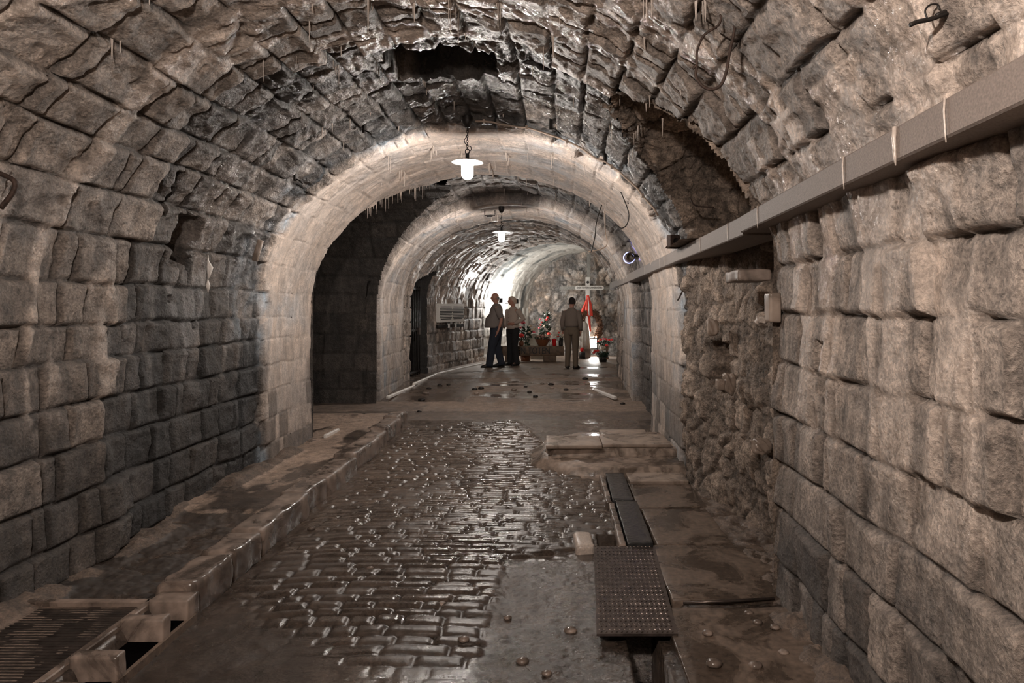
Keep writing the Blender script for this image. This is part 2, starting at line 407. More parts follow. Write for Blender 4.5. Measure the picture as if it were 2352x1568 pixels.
    wet = np.where(zD, .34, wet); wet = wet * (1 - .92 * zC); wet = np.where(far, wet * .7, wet); wet = np.where(zE, wet * .4, wet); wet = np.where((flow > .35) & (u > UC), wet + .2, wet)
    if zG.any():
        stn = fbm(u * .55 + 3, t * 3.2, 121, 4) + .5 * fbm(u * 2.5, t * 5, 122, 3)
        tone = np.where(zG, 1.0 - .55 * ss(.05, .5, stn), tone); blue = np.where(zG, ss(-.05, .45, stn), blue); wet = np.where(zG, .35, wet)
    bump = mix(1.0, .45, smooth_ring); bump = np.where(zG, .3, bump) * (1 - .35 * flow)
    return h, np.stack([tone, np.clip(blue, 0, 1), np.clip(wet, 0, 1), bump], -1)

GY, GR, GZS, GZC = 9.2, 1.4, 1.9, 3.22          # side gallery on the left: centre depth, half width, springing, crown
def gal_half(z): return np.where(z < GZS, GR, GR * np.sqrt(np.clip(1 - ((z - GZS) / (GZC - GZS)) ** 2, 0, 1)))
NY, NR, NZ = 4.60, .87, 2.13                     # rubble niche on the right
def niche_in(y, z): return np.where(z < NZ, (y > 3.68) & (y < 6.05), ((y - NY) ** 2 + (z - NZ) ** 2) < NR ** 2)

parts = {'wall_left': Grid(), 'ceiling': Grid(), 'wall_right': Grid(), 'wall_chapel': Grid()}
def add_tunnel(us, ts):
    U, T = np.meshgrid(us, ts, indexing='ij')
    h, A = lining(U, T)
    P0 = tun(U, T, 0 * U)
    x, y, z = P0[..., 0], P0[..., 1], P0[..., 2]
    # broken-out hole in the crown
    hx = (x + .80) / (.38 + .07 * fbm(x * 6, y * 0 + 1, 7, 2)); hy = (y - 4.93) / (.30 + .05 * fbm(x * 9, y * 9, 8, 2))
    hole = ss(1.05, .92, np.maximum(abs(hx), abs(hy)) + .15 * fbm(x * 7, y * 7, 5, 3)) * (z > 2.6)
    h = h - .42 * hole * (1 + .15 * fbm(x * 8, y * 8, 6, 3)); A[..., 0] *= mix(1, .55, hole); A[..., 1] *= 1 - hole
    # holes knocked in the near right wall and small putlog holes on the left
    for (hy_, hz_, ry_, rz_, dep) in ((3.04, 1.33, .07, .115, .16), (2.03, .42, .10, .10, .05)):
        q = ss(1.1, .85, np.maximum(abs((y - hy_) / ry_), abs((z - hz_) / rz_)) + .2 * fbm(y * 14, z * 14, 9, 2)) * (x > 0)
        h = h - dep * q; A[..., 0] *= mix(1, .6, q)
    for (hy_, hz_, ry_, rz_, dep) in ((5.05, 2.06, .16, .17, .16), (4.65, 2.34, .035, .12, .14), (5.35, 1.46, .03, .03, .1), (5.0, 1.66, .025, .03, .1), (5.75, 2.5, .04, .03, .1), (3.75, 2.2, .03, .025, .1)):
        q = ss(1.1, .8, np.maximum(abs((y - hy_) / ry_), abs((z - hz_) / rz_)) + .25 * fbm(y * 9, z * 9, 19, 2)) * (x < -.78)
        h = h - dep * q; A[..., 0] *= mix(1, .7, q)
    # doorway in the left wall
    q = ((T > 13.35) & (T < 14.42) & (z < 2.2 + .25 * (T - 13.9)) & (U < UC)); h = np.where(q, -.8, h); qd = ((T > 13.35) & (T < 14.47) & (z < 2.23 + .25 * (T - 13.9)) & (U < UC)); A[..., 0] = np.where(qd, .05, A[..., 0]); A[..., 2] = np.where(qd, 0, A[..., 2])  # recess and far jamb coloured near black to stand for shade
    Pg = tun(U, T, h)
    xm, ym, zm = [(P0[:-1, :-1, k] + P0[1:, 1:, k]) / 2 for k in range(3)]
    Um = (U[:-1, :-1] + U[1:, 1:]) / 2; Tm = (T[:-1, :-1] + T[1:, 1:]) / 2
    jag = .015 * fbm(Um * 5, Tm * 5, 14, 2)
    keep = ~((Um < UC) & (abs(ym - GY) < gal_half(zm - jag * 2) - jag) & (zm < GZC))
    keep &= ~((Um > UC) & niche_in(ym + jag, zm))
    # recess ring of the lining round the niche
    segs = {'wall_left': Um < USP, 'wall_right': Um > UMAX - USP}
    for n_, m_ in segs.items(): parts[n_].add(Pg, A, keep & m_ & (Tm < 17.8))
    parts['ceiling'].add(Pg, A, keep & ~segs['wall_left'] & ~segs['wall_right'] & (Tm < 17.8))
    parts['wall_chapel'].add(Pg, A, keep & (Tm >= 17.8))
def arange(a, b, s): return np.linspace(a, b, max(2, int(round((b - a) / s)) + 1))
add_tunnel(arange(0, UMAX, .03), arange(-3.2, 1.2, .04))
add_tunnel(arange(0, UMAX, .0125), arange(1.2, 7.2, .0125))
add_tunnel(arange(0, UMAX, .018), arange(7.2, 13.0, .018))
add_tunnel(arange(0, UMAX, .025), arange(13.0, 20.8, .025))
# side gallery: vault with its axis across the tunnel
gp = np.linspace(0, PI, 200); gy = -np.cos(gp) * GR; gz = GZS + np.sin(gp) * (GZC - GZS)
gprof = np.concatenate([[[-GR, -.12]], np.stack([gy, gz], 1), [[GR, -.12]]]); gu = np.concatenate([[0], np.cumsum(np.sqrt((np.diff(gprof, axis=0) ** 2).sum(1)))])
GC = Courses(-.05, gu[-1] + .5, (.26, .34), -7, 0, (.3, .6), 31)
U, V = np.meshgrid(arange(0, gu[-1], .02), arange(-6.0, -1.0, .022), indexing='ij')
du, dv, cu, cv, fu, fv, r = GC.at(U, V); e = np.clip(np.minimum(du, dv) / .04, 0, 1); pr = 1 - (1 - e) ** 2.2
h = .025 * (pr - 1) + .03 * (r[0] - .5) * pr + .012 * fbm(U * 6, V * 6, 5, 4)
yy = np.interp(U, gu, gprof[:, 0]); zz = np.interp(U, gu, gprof[:, 1])
eps = 1e-3; dy_ = np.interp(U + eps, gu, gprof[:, 0]) - np.interp(U - eps, gu, gprof[:, 0]); dz_ = np.interp(U + eps, gu, gprof[:, 1]) - np.interp(U - eps, gu, gprof[:, 1])
ln = np.sqrt(dy_ ** 2 + dz_ ** 2) + 1e-9
Pg = np.stack([V, GY + yy + dz_ / ln * h, zz - dy_ / ln * h], -1)
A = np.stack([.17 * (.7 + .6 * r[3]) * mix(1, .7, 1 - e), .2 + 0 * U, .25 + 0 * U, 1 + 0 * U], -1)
zt = np.clip((zz - ZS) / (3.3 - ZS), 0, 1); xt = -.78 - 1.98 * np.sqrt(1 - zt ** 2)
keep = (V < xt + .01)[:-1, :-1]
gg = Grid(); gg.add(Pg, A, keep, True)
# end wall of the gallery
U, V = np.meshgrid(arange(-1.45, 1.45, .03), arange(-.12, 3.25, .03), indexing='ij')
du, dv, cu, cv, fu, fv, r = GC.at(V, U - 4); e = np.clip(np.minimum(du, dv) / .04, 0, 1)
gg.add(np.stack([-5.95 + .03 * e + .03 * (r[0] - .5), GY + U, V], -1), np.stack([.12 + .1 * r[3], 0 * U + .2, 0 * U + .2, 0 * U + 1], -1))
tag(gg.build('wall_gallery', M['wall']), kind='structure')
# rubble niche on the right: back wall, near and far jambs, arched soffit
def rubble(a, b, seed):
    f1, f2, cid = voro(a * 5.2 + .6 * fbm(a * 3, b * 3, seed, 2), b * 4.8 + .4 * fbm(a * 3, b * 3, seed + 1, 2), seed)
    g1, g2, c2 = voro(a * 17, b * 15, seed + 3)
    big = ss(0.02, .28, f2 - f1) * (cid > .35); sm = ss(.0, .3, g2 - g1)
    h_ = .038 * big * (.3 + cid) + .014 * sm * (1 - .6 * big) + .030 * fbm(a * 9, b * 9, seed + 5, 5, .65) + .05 * fbm(a * 1.7, b * 1.7, seed + 6, 2)
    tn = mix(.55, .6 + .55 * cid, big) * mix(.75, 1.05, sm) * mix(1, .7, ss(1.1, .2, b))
    return h_, tn, big
ng = Grid()
U, V = np.meshgrid(arange(3.5, 6.15, .0125), arange(-.12, 3.1, .0125), indexing='ij')
h, tn, big = rubble(U, V, 201)
for (cy_, cz_, ry_, rz_, dep) in ((5.45, 1.15, .17, .17, .2), (4.55, 1.77, .17, .2, .22), (4.3, 1.32, .07, .09, .1)):
    q = ss(1.15, .8, np.maximum(abs((U - cy_) / ry_), abs((V - cz_) / rz_)) + .15 * fbm(U * 9, V * 9, 29, 2)); h = h * (1 - .7 * q) - dep * q; tn = tn * mix(1, .7, q)
xb = np.interp(U, [3.5, 4.2, 5.2, 6.15], [1.52, 1.50, 1.42, 1.20]) + .16 * ss(1.9, 2.3, V)
blk = ss(.0, .05, V - 1.55) * 0
ng.add(np.stack([xb - h, U, V], -1), np.stack([tn, .15 + 0 * U, .3 + 0 * U, 1 + 0 * U], -1), None, False)
for yj, x0, x1, zt_, fl_, sd in ((3.69, 1.19, 1.6, NZ + .05, True, 5),):
    U, V = np.meshgrid(arange(x0, x1, .02), arange(-.12, zt_, .02), indexing='ij')
    ng.add(np.stack([U, yj + (.03 if fl_ else -.03) * fbm(U * 6, V * 6, sd, 4), V], -1), np.stack([.6 + 0 * U, .1 + 0 * U, .2 + 0 * U, 1 + 0 * U], -1), None, fl_)
U, V = np.meshgrid(arange(.25, 1.75, .015), arange(-.04, PI + .04, .012), indexing='ij')
hs_, ts_, _b = rubble(U * .75 + 3, V * .62 + 5, 407); rr = NR + .03 - 1.5 * hs_
ym = NY - rr * np.cos(V); zm = NZ + rr * np.sin(V)
zt = np.clip((zm - ZS) / (3.3 - ZS), 0, 1); xt = -.78 + 1.98 * np.sqrt(1 - zt ** 2)
ng.add(np.stack([U, ym, zm], -1), np.stack([ts_ * 1.15, .1 + 0 * U, .35 + 0 * U, 1 + 0 * U], -1), (U > xt - .03)[:-1, :-1], False)
U, V = np.meshgrid(arange(5.3, 6.1, .03), arange(1.0, 1.6, .03), indexing='ij')      # ledge behind the beam
ng.add(np.stack([V, U, NZ + .015 * fbm(U * 9, V * 9, 3, 2)], -1), np.stack([.6 + 0 * U, 0 * U, .2 + 0 * U, 1 + 0 * U], -1))
tag(ng.build('wall_niche', M['rubble']), kind='structure')
# door recess back is part of the lining; end wall of the chapel
U, V = np.meshgrid(arange(-.08, 1.08, .006), arange(-.1, 3.4, .022), indexing='ij')
ea = np.array([-.73, 20.8]); eb = np.array([2.87, 19.3]); nrm = np.array([.385, .923])
h, tn, big = rubble(U * 3.9 * .62 + 11, V * .62, 301); h = h * 1.6
st_ = ss(.15, .55, fbm(U * 9, V * 3.5, 303, 4))
Pg = np.stack([ea[0] + (eb[0] - ea[0]) * U - nrm[0] * h, ea[1] + (eb[1] - ea[1]) * U - nrm[1] * h, V], -1)
eg = Grid(); eg.add(Pg, np.stack([tn * 1.25 + .8 * st_, .8 + 0 * U, .85 + 0 * U, 1 + 0 * U], -1))
tag(eg.build('wall_back', M['rubble']), kind='structure')
# wall behind the camera
U, V = np.meshgrid(arange(-2.9, 1.4, .05), arange(-.1, 3.4, .05), indexing='ij')
du, dv, cu, cv, fu, fv, r = CR.at(V, U + 3); e = np.clip(np.minimum(du, dv) / .05, 0, 1)
bg = Grid(); bg.add(np.stack([U, -3.18 + .03 * e, V], -1), np.stack([.8 + .2 * r[0], 0 * U, .2 + 0 * U, 1 + 0 * U], -1))
tag(bg.build('wall_front', M['wall']), kind='structure')
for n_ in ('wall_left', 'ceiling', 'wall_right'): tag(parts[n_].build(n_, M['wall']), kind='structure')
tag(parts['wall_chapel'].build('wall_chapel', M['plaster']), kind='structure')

# ------------------------------------------------------------------ floor
def fz(y): return .2 * ss(7.5, 13.5, y)
def kx(y): return np.interp(y, [2.5, 9.3], [-1.82, -1.97])           # road-side face of the kerb
SET = Courses(1.0, 9.8, (.078, .108), -2.4, .8, (.13, .31), 71)
def floor_h(x, y):
    base = fz(y)
    edge_r = np.interp(y, [2, 4.3, 4.6, 6.2, 6.8, 8.0, 9.4], [-.3, -.3, .45, .45, -.2, -.1, -.5])
    cob = ss(kx(y) + .02, kx(y) + .12, x) * ss(edge_r + .05, edge_r - .06, x + .05 * fbm(x * 4, y * 4, 3, 2)) * ss(9.35, 9.1, y + .15 * fbm(x * 2, y * 2, 4, 2) + .15 * (x + .7) ** 2) * ss(3.0, 3.5, y + .3 * fbm(x * 2, y * 2, 6, 2) + .35 * (x + .9))
    du, dv, cu, cv, fu, fv, r = SET.at(y + .05 * np.sin(x * 1.7), x, .012, .03)
    e = np.sqrt(1 - (1 - np.clip(du / .042, 0, 1)) ** 2) * (1 - (1 - np.clip(dv / .035, 0, 1)) ** 2) ** .6
    worn = ss(-.1, .4, fbm(x * .9 + 3, y * .8, 15, 3) + .5 * ss(-1.0, -1.8, x))
    h = .030 * e * (1 - .45 * worn) + .012 * (r[0] - .5) * e + .006 * (r[1] - .5) * fu * 2 + .002 * fbm(x * 22, y * 22, 16, 3)
    rest = .004 * fbm(x * 14, y * 14, 17, 4) + .008 * fbm(x * 3, y * 3, 18, 3)
    con = ss(-.45, -.2, x + .1 * fbm(x * 4, y * 4, 19, 2)) * ss(4.35, 4.25, y)
    rest = rest + con * (.012 * abs(fbm(x * 9, y * 9, 20, 4)) + .006 * fbm(x * 40, y * 40, 22, 2))
    side = ss(kx(y) - .12, kx(y) - .18, x) * ss(9.9, 9.3, y) * .095
    rub = ss(5.15, 4.95, y + .15 * fbm(x * 3, y * 3, 30, 2)) * ss(3.5, 3.6, y) * (side > .04)
    side = side - .05 * rub + rub * .03 * fbm(x * 8, y * 8, 31, 5, .65)
    toe = ss(-2.55, -2.72, x) * (y < 7.8) * ss(.3, -.5, -fbm(y * 3, x * 3, 32, 3)) * .06     # crumbled stone at the wall foot
    toe = toe + (.07 * ss(1.0, 1.2, x) * ss(3.6, 3.4, y) + .04 * ss(1.05, 1.3, x) * (y > 3.6) * (y < 6.3)) * (.5 + fbm(x * 9, y * 9, 36, 4))
    slab_r = .03 * ss(.66, .70, x) * ss(6.3, 6.2, y)
    trench = -.30 * (x > .36) * (x < .50) * (y < 3.45) - .16 * (x > .30) * (x < .47) * (y > 4.35) * (y < 4.75)
    far = (y > 10.75)
    tone_toe = toe > .012
    out = base + h * cob + rest * (1 - cob) * np.where(far, .35, 1) * (1 - .8 * ((side > .04) & (rub < .1))) + side + toe + slab_r + trench - .012 * (y > 10.75) * (y < 13.4)
    smooth_l = ss(-1.0, -1.1, x) * ss(3.5, 3.3, y) * (x > -1.85)
    tone = mix(.42 + .18 * r[3] + .0 * x, .52 + 0 * x, 1 - cob)
    tone = np.where(side > .04, np.where(rub > .3, .3, 1.05), tone)
    tone = mix(tone, .24, toe > .02); tone = tone * mix(1, .72, smooth_l)
    tone = tone * mix(1, .55, (1 - np.clip(e, 0, 1)) * cob)
    damp = ss(.05, .2, fbm(x * 2.2, y * 1.3, 37, 5, .6) + .35 * ss(-2.35, -2.0, x) * (x < -1.9))
    tone = np.where((side > .04) & (rub < .3), tone * mix(1, .3, damp), tone)
    tone = tone * mix(1, .75, ss(.1, .45, fbm(x * .8, y * .8, 38, 4)))
    dry = ((y > 9.4) & (y < 10.75)); tone = np.where(dry & (x > -2), .55, tone)
    pud = ss(-.05, .15, fbm(x * .9, y * 2.2, 39, 4)) * far * (y < 16.0)
    pud = np.maximum(pud, far * ss(-1.3, -1.5, x) * (y < 14))
    wet = .62 + .25 * damp - .35 * dry + .3 * pud
    wet = np.where((side > .04), .35 + .5 * damp, wet); wet = np.where(far & (pud < .3), .4, wet)
    tone = np.where(far, mix(.5, .26, pud), tone)
    tone = tone * np.where(y < 10, mix(.22, .55, ss(2.6, 7, y)), .9) * np.where((side > .04) & (rub < .3), 1.35, 1)  # near floor darkened in colour to imitate light fall-off and vignetting
    wet = wet + np.where((side < .04) & (y < 9.4), .22, 0)
    bump = mix(.16, .22, ((side > .04) & (rub < .1))); bump = np.where(far, mix(.35, .06, pud), bump); bump = np.where(y > 16.5, .12, bump)
    bump = np.where(smooth_l > .5, .2, bump); bump = np.maximum(bump, con * .45)
    wet = np.where(tone_toe, .25, wet); tone = np.where(tone_toe, .30, tone); bump = np.where(tone_toe, .9, bump)
    return out, np.stack([tone, np.where(tone_toe, 0, .12 + .2 * damp), np.clip(wet, 0, 1), bump], -1)
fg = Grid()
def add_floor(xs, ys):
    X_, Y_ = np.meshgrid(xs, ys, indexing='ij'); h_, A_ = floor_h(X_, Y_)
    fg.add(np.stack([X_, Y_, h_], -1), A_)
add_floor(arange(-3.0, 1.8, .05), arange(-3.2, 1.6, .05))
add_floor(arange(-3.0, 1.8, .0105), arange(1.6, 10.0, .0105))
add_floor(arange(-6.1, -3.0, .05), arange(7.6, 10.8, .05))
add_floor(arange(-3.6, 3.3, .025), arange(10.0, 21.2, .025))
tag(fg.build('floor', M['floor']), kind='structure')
def gz_(x, y): return float(floor_h(np.array([[x]]), np.array([[y]]))[0][0, 0])
# ------------------------------------------------------------------ pendant lamps
def make_lamp():
    """origin at the ceiling rose"""
    t = thing('pendant_lamp', 'x', 'lamp')
    bm = B(); lathe(bm, [(.0, -.05), (.022, -.05), (.03, -.035), (.045, -.015), (.05, .02), (.05, .05)], 20); link('ceiling_rose', bm, M['iron'], t)
    bm = B()
    for k in range(9):
        z = -.065 - k * .022
        torus(bm, (0, 0, z), .0085, .0022, 'Y' if k % 2 else 'X', 12, 6, 1.5)
    link('chain', bm, M['iron'], t)
    bm = B(); tube(bm, smooth_path([(.005, 0, -.04), (.008, 0, -.09), (-.004, 0, -.13), (-.026, 0, -.16), (-.022, 0, -.19), (.003, 0, -.215), (.03, 0, -.225), (.034, 0, -.25), (.014, 0, -.275), (0, 0, -.30)]), .0035, 6); link('cable', bm, M['iron'], t)
    bm = B(); torus(bm, (0, 0, -.268), .019, .004, 'Y', 20, 8, 1.2); link('hook', bm, M['iron'], t)
    bm = B(); lathe(bm, [(.0, -.285), (.016, -.285), (.018, -.30), (.018, -.335), (.024, -.345)], 16); link('lamp_holder', bm, M['darksteel'], t)
    bm = B(); lathe(bm, [(.022, -.338), (.05, -.342), (.10, -.352), (.145, -.366), (.146, -.369), (.10, -.356), (.05, -.348), (.022, -.346)], 48); link('lamp_shade', bm, M['enamel'], t)
    bm = B(); prof_ = [(.050, -.350), (.053, -.37), (.053, -.47)] + [(.053 * math.cos(a), -.47 - .053 * math.sin(a)) for a in [PI / 2 * k / 7 for k in range(1, 7)]] + [(.0005, -.523)]
    lathe(bm, prof_, 24); link('glass_globe', bm, M['bulb'], t)
    return t
lamp = make_lamp(); lamp.location = (-.775, 6.18, 3.275)
tag(lamp, 'round white enamel pendant lamp glowing on a black chain, the nearer and larger one', 'lamp')
l2 = copy_tree(lamp); l2.location = (-.83, 11.0, 3.17); tag(l2, 'small lit pendant lamp hanging farther down the tunnel above the people', 'lamp')
t = thing('added_globe_lamp', 'added unseen globe lamp overhead that lights the near walls and vault', 'lamp', (-.55, .25, 2.68))
bm = B(); ball(bm, (0, 0, 0), .075, 3); link('glass_globe', bm, emis('added_globe_glow', (1.0, .89, .81), E_NEAR), t)  # unseen bare globe, added as the light for the near end
bm = B(); tube(bm, [(0, 0, .07), (0, 0, .60)], .01, 8); link('lamp_cable', bm, M['iron'], t)

# ------------------------------------------------------------------ grey ledge along the right wall
def ledge(name, pts, label):
    """pts: (y, face x, bottom z, top z)"""
    bm = B(); rows = []
    N_ = 60
    ys = np.linspace(pts[0][0], pts[-1][0], N_); P_ = np.array(pts)
    for y in ys:
        fx = float(np.interp(y, P_[:, 0], P_[:, 1])); zb = float(np.interp(y, P_[:, 0], P_[:, 2])); zt = float(np.interp(y, P_[:, 0], P_[:, 3]))
        sh = max(0.0, y - 15.2) * .25
        rows.append([bm.verts.new((a + sh, y, b)) for a, b in ((fx, zb + .006), (fx + .006, zb), (fx + .26, zb), (fx + .26, zt), (fx + .006, zt), (fx, zt - .006))])
    for a, b in zip(rows, rows[1:]):
        for k in range(6): bm.faces.new((a[k], a[(k + 1) % 6], b[(k + 1) % 6], b[k]))
    bm.faces.new(rows[0][::-1]); bm.faces.new(rows[-1])
    bmesh.ops.recalc_face_normals(bm, faces=bm.faces)
    t = link(name, bm, M['beam'], None, False); tag(t, label, 'stone ledge'); return t
nl = ledge('stone_ledge', [(.2, .96, 2.035, 2.145), (1.45, 1.0, 2.035, 2.14), (3.86, 1.06, 2.02, 2.115)], 'grey stone ledge running along the near right wall to the niche')
fl = ledge('stone_ledge', [(3.90, 1.085, 2.01, 2.125), (6.3, 1.115, 2.01, 2.12), (15.9, 1.265, 1.99, 2.13)], 'narrower grey stone ledge running from the niche into the distance')
for par, ys_, fx_ in ((nl, (1.3, 1.75, 2.02, 2.4, 3.5), lambda y: 1.0 + (y - 1.45) * .0249), (fl, (4.25, 5.1, 6.9, 7.25, 8.6, 11.5, 14.2), lambda y: 1.085 + (y - 3.9) * .015)):
    for k, y in enumerate(ys_):
        bm = B(); zt = 2.118 if par is fl else 2.135 - (y - 1.45) * .01; wd = .003 + .004 * (k % 3 == 2)
        pts = [(fx_(y) - .003, y, zt + .004), (fx_(y) - .005, y, zt - .03), (fx_(y) - .004, y - .004, zt - .09), (fx_(y) - .003, y - .006, zt - .112)]
        tube(bm, pts, [wd, wd, wd * .7, .002], 6); link('calcite_streak', bm, M['calcite'], par)

# ------------------------------------------------------------------ kerb, drain and paving
rg = random.Random(5)
edges = [3.5, 3.95, 4.35, 5.25, 5.75, 6.6, 7.5, 8.0, 8.75, 9.25]
names = ['broken kerbstone right behind the drain inlet at lower left', 'chipped pale kerbstone, second behind the drain inlet', 'long reddish brown kerbstone beside the crumbled pavement',
         'rounded pale kerbstone beside the cracked paving slab', 'kerbstone beside the middle of the pale slab', 'straight wet kerbstone halfway up the row', 'kerbstone just before the broken gap',
         'dark kerbstone past the broken gap', 'last kerbstone where the road turns to concrete']
for k, (a, b) in enumerate(zip(edges, edges[1:])):
    m_ = (a + b) / 2; g = .02 if k != 6 else .07
    o = rough_box('kerbstone', (float(kx(m_)) - .105 + rg.uniform(-.015, .015), m_, gz_(-.9, m_) - .03 + .085), (.21, b - a - g, .20), M['kerb'], None, -.022 + rg.uniform(-.02, .02), .03, 4, .014, 20 + k)
    tag(o, names[k], 'kerbstone', 'kerbstones along the left pavement')
t = thing('drain_inlet', 'kerb drain inlet with black slots between pale stone spacers at lower left', 'drain', (-1.92, 2.6, 0), 0)
bm = B(); box(bm, (0, .2, -.02), (.17, 1.45, .12)); link('drain_shade_fill', bm, M['black'], t, False)  # solid black box stands in for the shade inside the slots
for k, y in enumerate((-.45, .03, .28, .62, .86)):
    rough_box('spacer_stone', (0, y, .06), (.2, .075 if k < 4 else .12, .16), M['kerb'], t, .02, .01, 3, .006, 60 + k)
bm = B(); box(bm, (.095, .2, -.01), (.02, 1.45, .10)); link('drain_lip', bm, M['concrete'], t, False)
# ribbed steel cover beside it
t = thing('drain_cover', 'dark ribbed steel cover in the pavement at the lower left corner', 'drain cover', (-2.38, 2.75, .085), 0)
bm = B(); box(bm, (0, 0, 0), (.64, 1.35, .02))
link('cover_plate', bm, M['steel'], t, False)
bm = B()
for k in range(54): box(bm, (0, -.65 + k * .0245, .0105), (.6, .012, .002))
link('rib', bm, M['steel'], t, False)['kind'] = 'stuff'
bm = B()
for c_, s_ in (((-.345, 0, .01), (.04, 1.43, .05)), ((.345, 0, .01), (.04, 1.43, .05)), ((0, .70, .01), (.69, .04, .05)), ((0, -.70, .01), (.69, .04, .05))): box(bm, c_, s_, 0, .005, 1)
link('cover_frame', bm, M['kerb'], t, False)
# white edging strips in the distance
def strip(pts, wd, label):
    bm = B()
    for (a, b) in zip(pts, pts[1:]):
        a = Vector(a); b = Vector(b); d = (b - a); ang = math.atan2(d.y, d.x)
        box(bm, ((a.x + b.x) / 2, (a.y + b.y) / 2, (a.z + b.z) / 2), (d.length + .02, wd, .05), ang, .008, 1)
    tag(link('edging_strip', bm, M['white'], None, False), label, 'edging')
def fp(px, py):
    y = 9.0
    for _ in range(30): y = 1568 * (1.6 - float(fz(y))) / (py - 705)
    return (X(px, y), y, float(fz(y)) + .005)
strip([fp(890, 918), fp(950, 884), fp(1000, 860), fp(1060, 846), fp(1108, 836)], .05, 'pale edging strip on the floor along the far left wall')
strip([fp(1366, 893), fp(1413, 918)], .06, 'short pale edging strip on the floor by the far right wall')
strip([(-2.62, 7.85, .11), (-2.6, 8.25, .11)], .04, 'short pale edging strip at the mouth of the dark side gallery')
# tread plate over the gutter
t = thing('tread_plate', 'wet steel tread plate with raised lozenges laid over the gutter at lower right', 'steel plate', (0, 0, 0))
q = [(.262, 4.40), (.655, 4.40), (.590, 3.22), (.205, 3.22)]
bm = B(); lo = [bm.verts.new((x, y, .048)) for x, y in q]; hi = [bm.verts.new((x, y, .060)) for x, y in q]
bm.faces.new(hi[::-1]); bm.faces.new(lo)
for k in range(4): bm.faces.new((lo[k], hi[k], hi[(k + 1) % 4], lo[(k + 1) % 4]))
bmesh.ops.recalc_face_normals(bm, faces=bm.faces); link('plate', bm, M['steel'], t, False)
bm = B()
for i in range(15):
    for j in range(42):
        fx_ = (i + .5 + .5 * (j % 2)) / 16; fy_ = (j + .5) / 42
        x = mix(mix(.262, .655, fx_), mix(.205, .590, fx_), fy_); y = mix(4.40, 3.22, fy_)
        a = (.6 if j % 2 else -.6); dx, dy = math.cos(a) * .009, math.sin(a) * .009
        nx, ny = -dy * .3, dx * .3
        vs = [bm.verts.new((x + p, y + r_, .060)) for p, r_ in ((dx, dy), (nx, ny), (-dx, -dy), (-nx, -ny))]; tp = bm.verts.new((x, y, .0645))
        for k in range(4): bm.faces.new((vs[k], vs[(k + 1) % 4], tp))
link('lozenge_pattern', bm, M['steel'], t, False)['kind'] = 'stuff'
# gutter cover: two dark wet lengths
for k, (y0, y1, lb) in enumerate(((4.40, 5.35, 'dark wet gutter cover between the cobbles and paving, nearer length'), (5.37, 6.25, 'dark wet gutter cover reaching the raised step, farther length'))):
    o = rough_box('gutter_cover', (.568 - .01 * k, (y0 + y1) / 2, .05), (.165, y1 - y0 + .015, .07), M['darksteel'], None, -.01, .004, 4, .003, 80 + k)
    tag(o, lb, 'gutter cover', 'gutter covers on the right')
    o = rough_box('gutter_kerb', (.455 - .01 * k, (y0 + y1) / 2, .02), (.05, y1 - y0, .10), M['kerb'], None, -.01, .012, 4, .008, 90 + k)
    tag(o, ('narrow stone edge of the gutter beside the hole', 'narrow stone edge of the gutter below the step')[k], 'kerb', 'gutter edge stones')
tag(rough_box('stone_block', (X(1340, 4.62), 4.55, .02), (.12, .28, .09), M['calcite'], None, .05, .02, 4, .010, 95), 'small pale wet stone block beside the hole above the tread plate', 'stone block')
# paving slabs on the right
for (cx_, cy_, sx, sy, rz, zz_, lb, mt) in ((.99, 4.02, .72, .82, .0, .052, 'broad smooth brown slab between the tread plate and the wall corner', 'concrete'),
        (.93, 2.95, .74, 1.15, 0, .047, 'wet dark slab at the bottom right beside the open trench', 'concrete'),
        (.93, 4.86, .50, .80, 0, .045, 'stained wet slab below the rubble niche', 'concrete'), (.93, 5.66, .54, .75, 0, .045, 'mud streaked slab between gutter cover and rubble niche', 'concrete'),
        (.93, 6.13, .52, .32, 0, .075, 'pale slab at the foot of the raised step', 'slab')):
    o = rough_box('paving_slab', (cx_, cy_, zz_ - .03), (sx, sy, .07), M[mt], None, rz, .008, 4, .003, int(cy_ * 10)); tag(o, lb, 'paving slab', 'paving slabs on the right')
bm = B(); tube(bm, [(.68, 3.56, .056), (.9, 3.58, .058), (1.17, 3.61, .060)], .008, 6); tag(link('slab_trim', bm, M['steel']), 'thin metal edge across the paving below the wall corner', 'metal edge')
# raised step: sloping concrete body and paving on top
t = thing('raised_step', 'raised concrete step with pale slabs on top against the right wall', 'step', (0, 0, 0))
bm = B()
def poly3(bm, low, high):
    a = [bm.verts.new(p) for p in low]; b = [bm.verts.new(p) for p in high]; n = len(a)
    for k in range(n): bm.faces.new((a[k], a[(k + 1) % n], b[(k + 1) % n], b[k]))
    bm.faces.new(b); bm.faces.new(a[::-1])
low = [(1.35, 6.28, -.02), (.50, 6.22, -.02), (.12, 6.3, -.02), (-.27, 6.85, -.02), (-.30, 7.6, -.02), (-.15, 8.3, -.02), (1.35, 8.3, -.02)]
high = [(1.35, 6.36, .115), (.60, 6.33, .115), (.20, 6.40, .10), (-.10, 6.75, .115), (-.08, 7.3, .13), (.30, 7.95, .14), (1.35, 7.95, .15)]
poly3(bm, low, high)
for _ in range(4): bmesh.ops.subdivide_edges(bm, edges=[e for e in bm.edges if e.calc_length() > .1], cuts=1, use_grid_fill=True)
for v in bm.verts:
    p = v.co; d = float(fbm(np.array([p.x * 5 + p.z * 3]), np.array([p.y * 5]), 5, 3)[0]); v.co += Vector((0, -.02 * d, .018 * d))
bmesh.ops.triangulate(bm, faces=bm.faces); bmesh.ops.recalc_face_normals(bm, faces=bm.faces)
link('step_body', bm, M['step'], t)
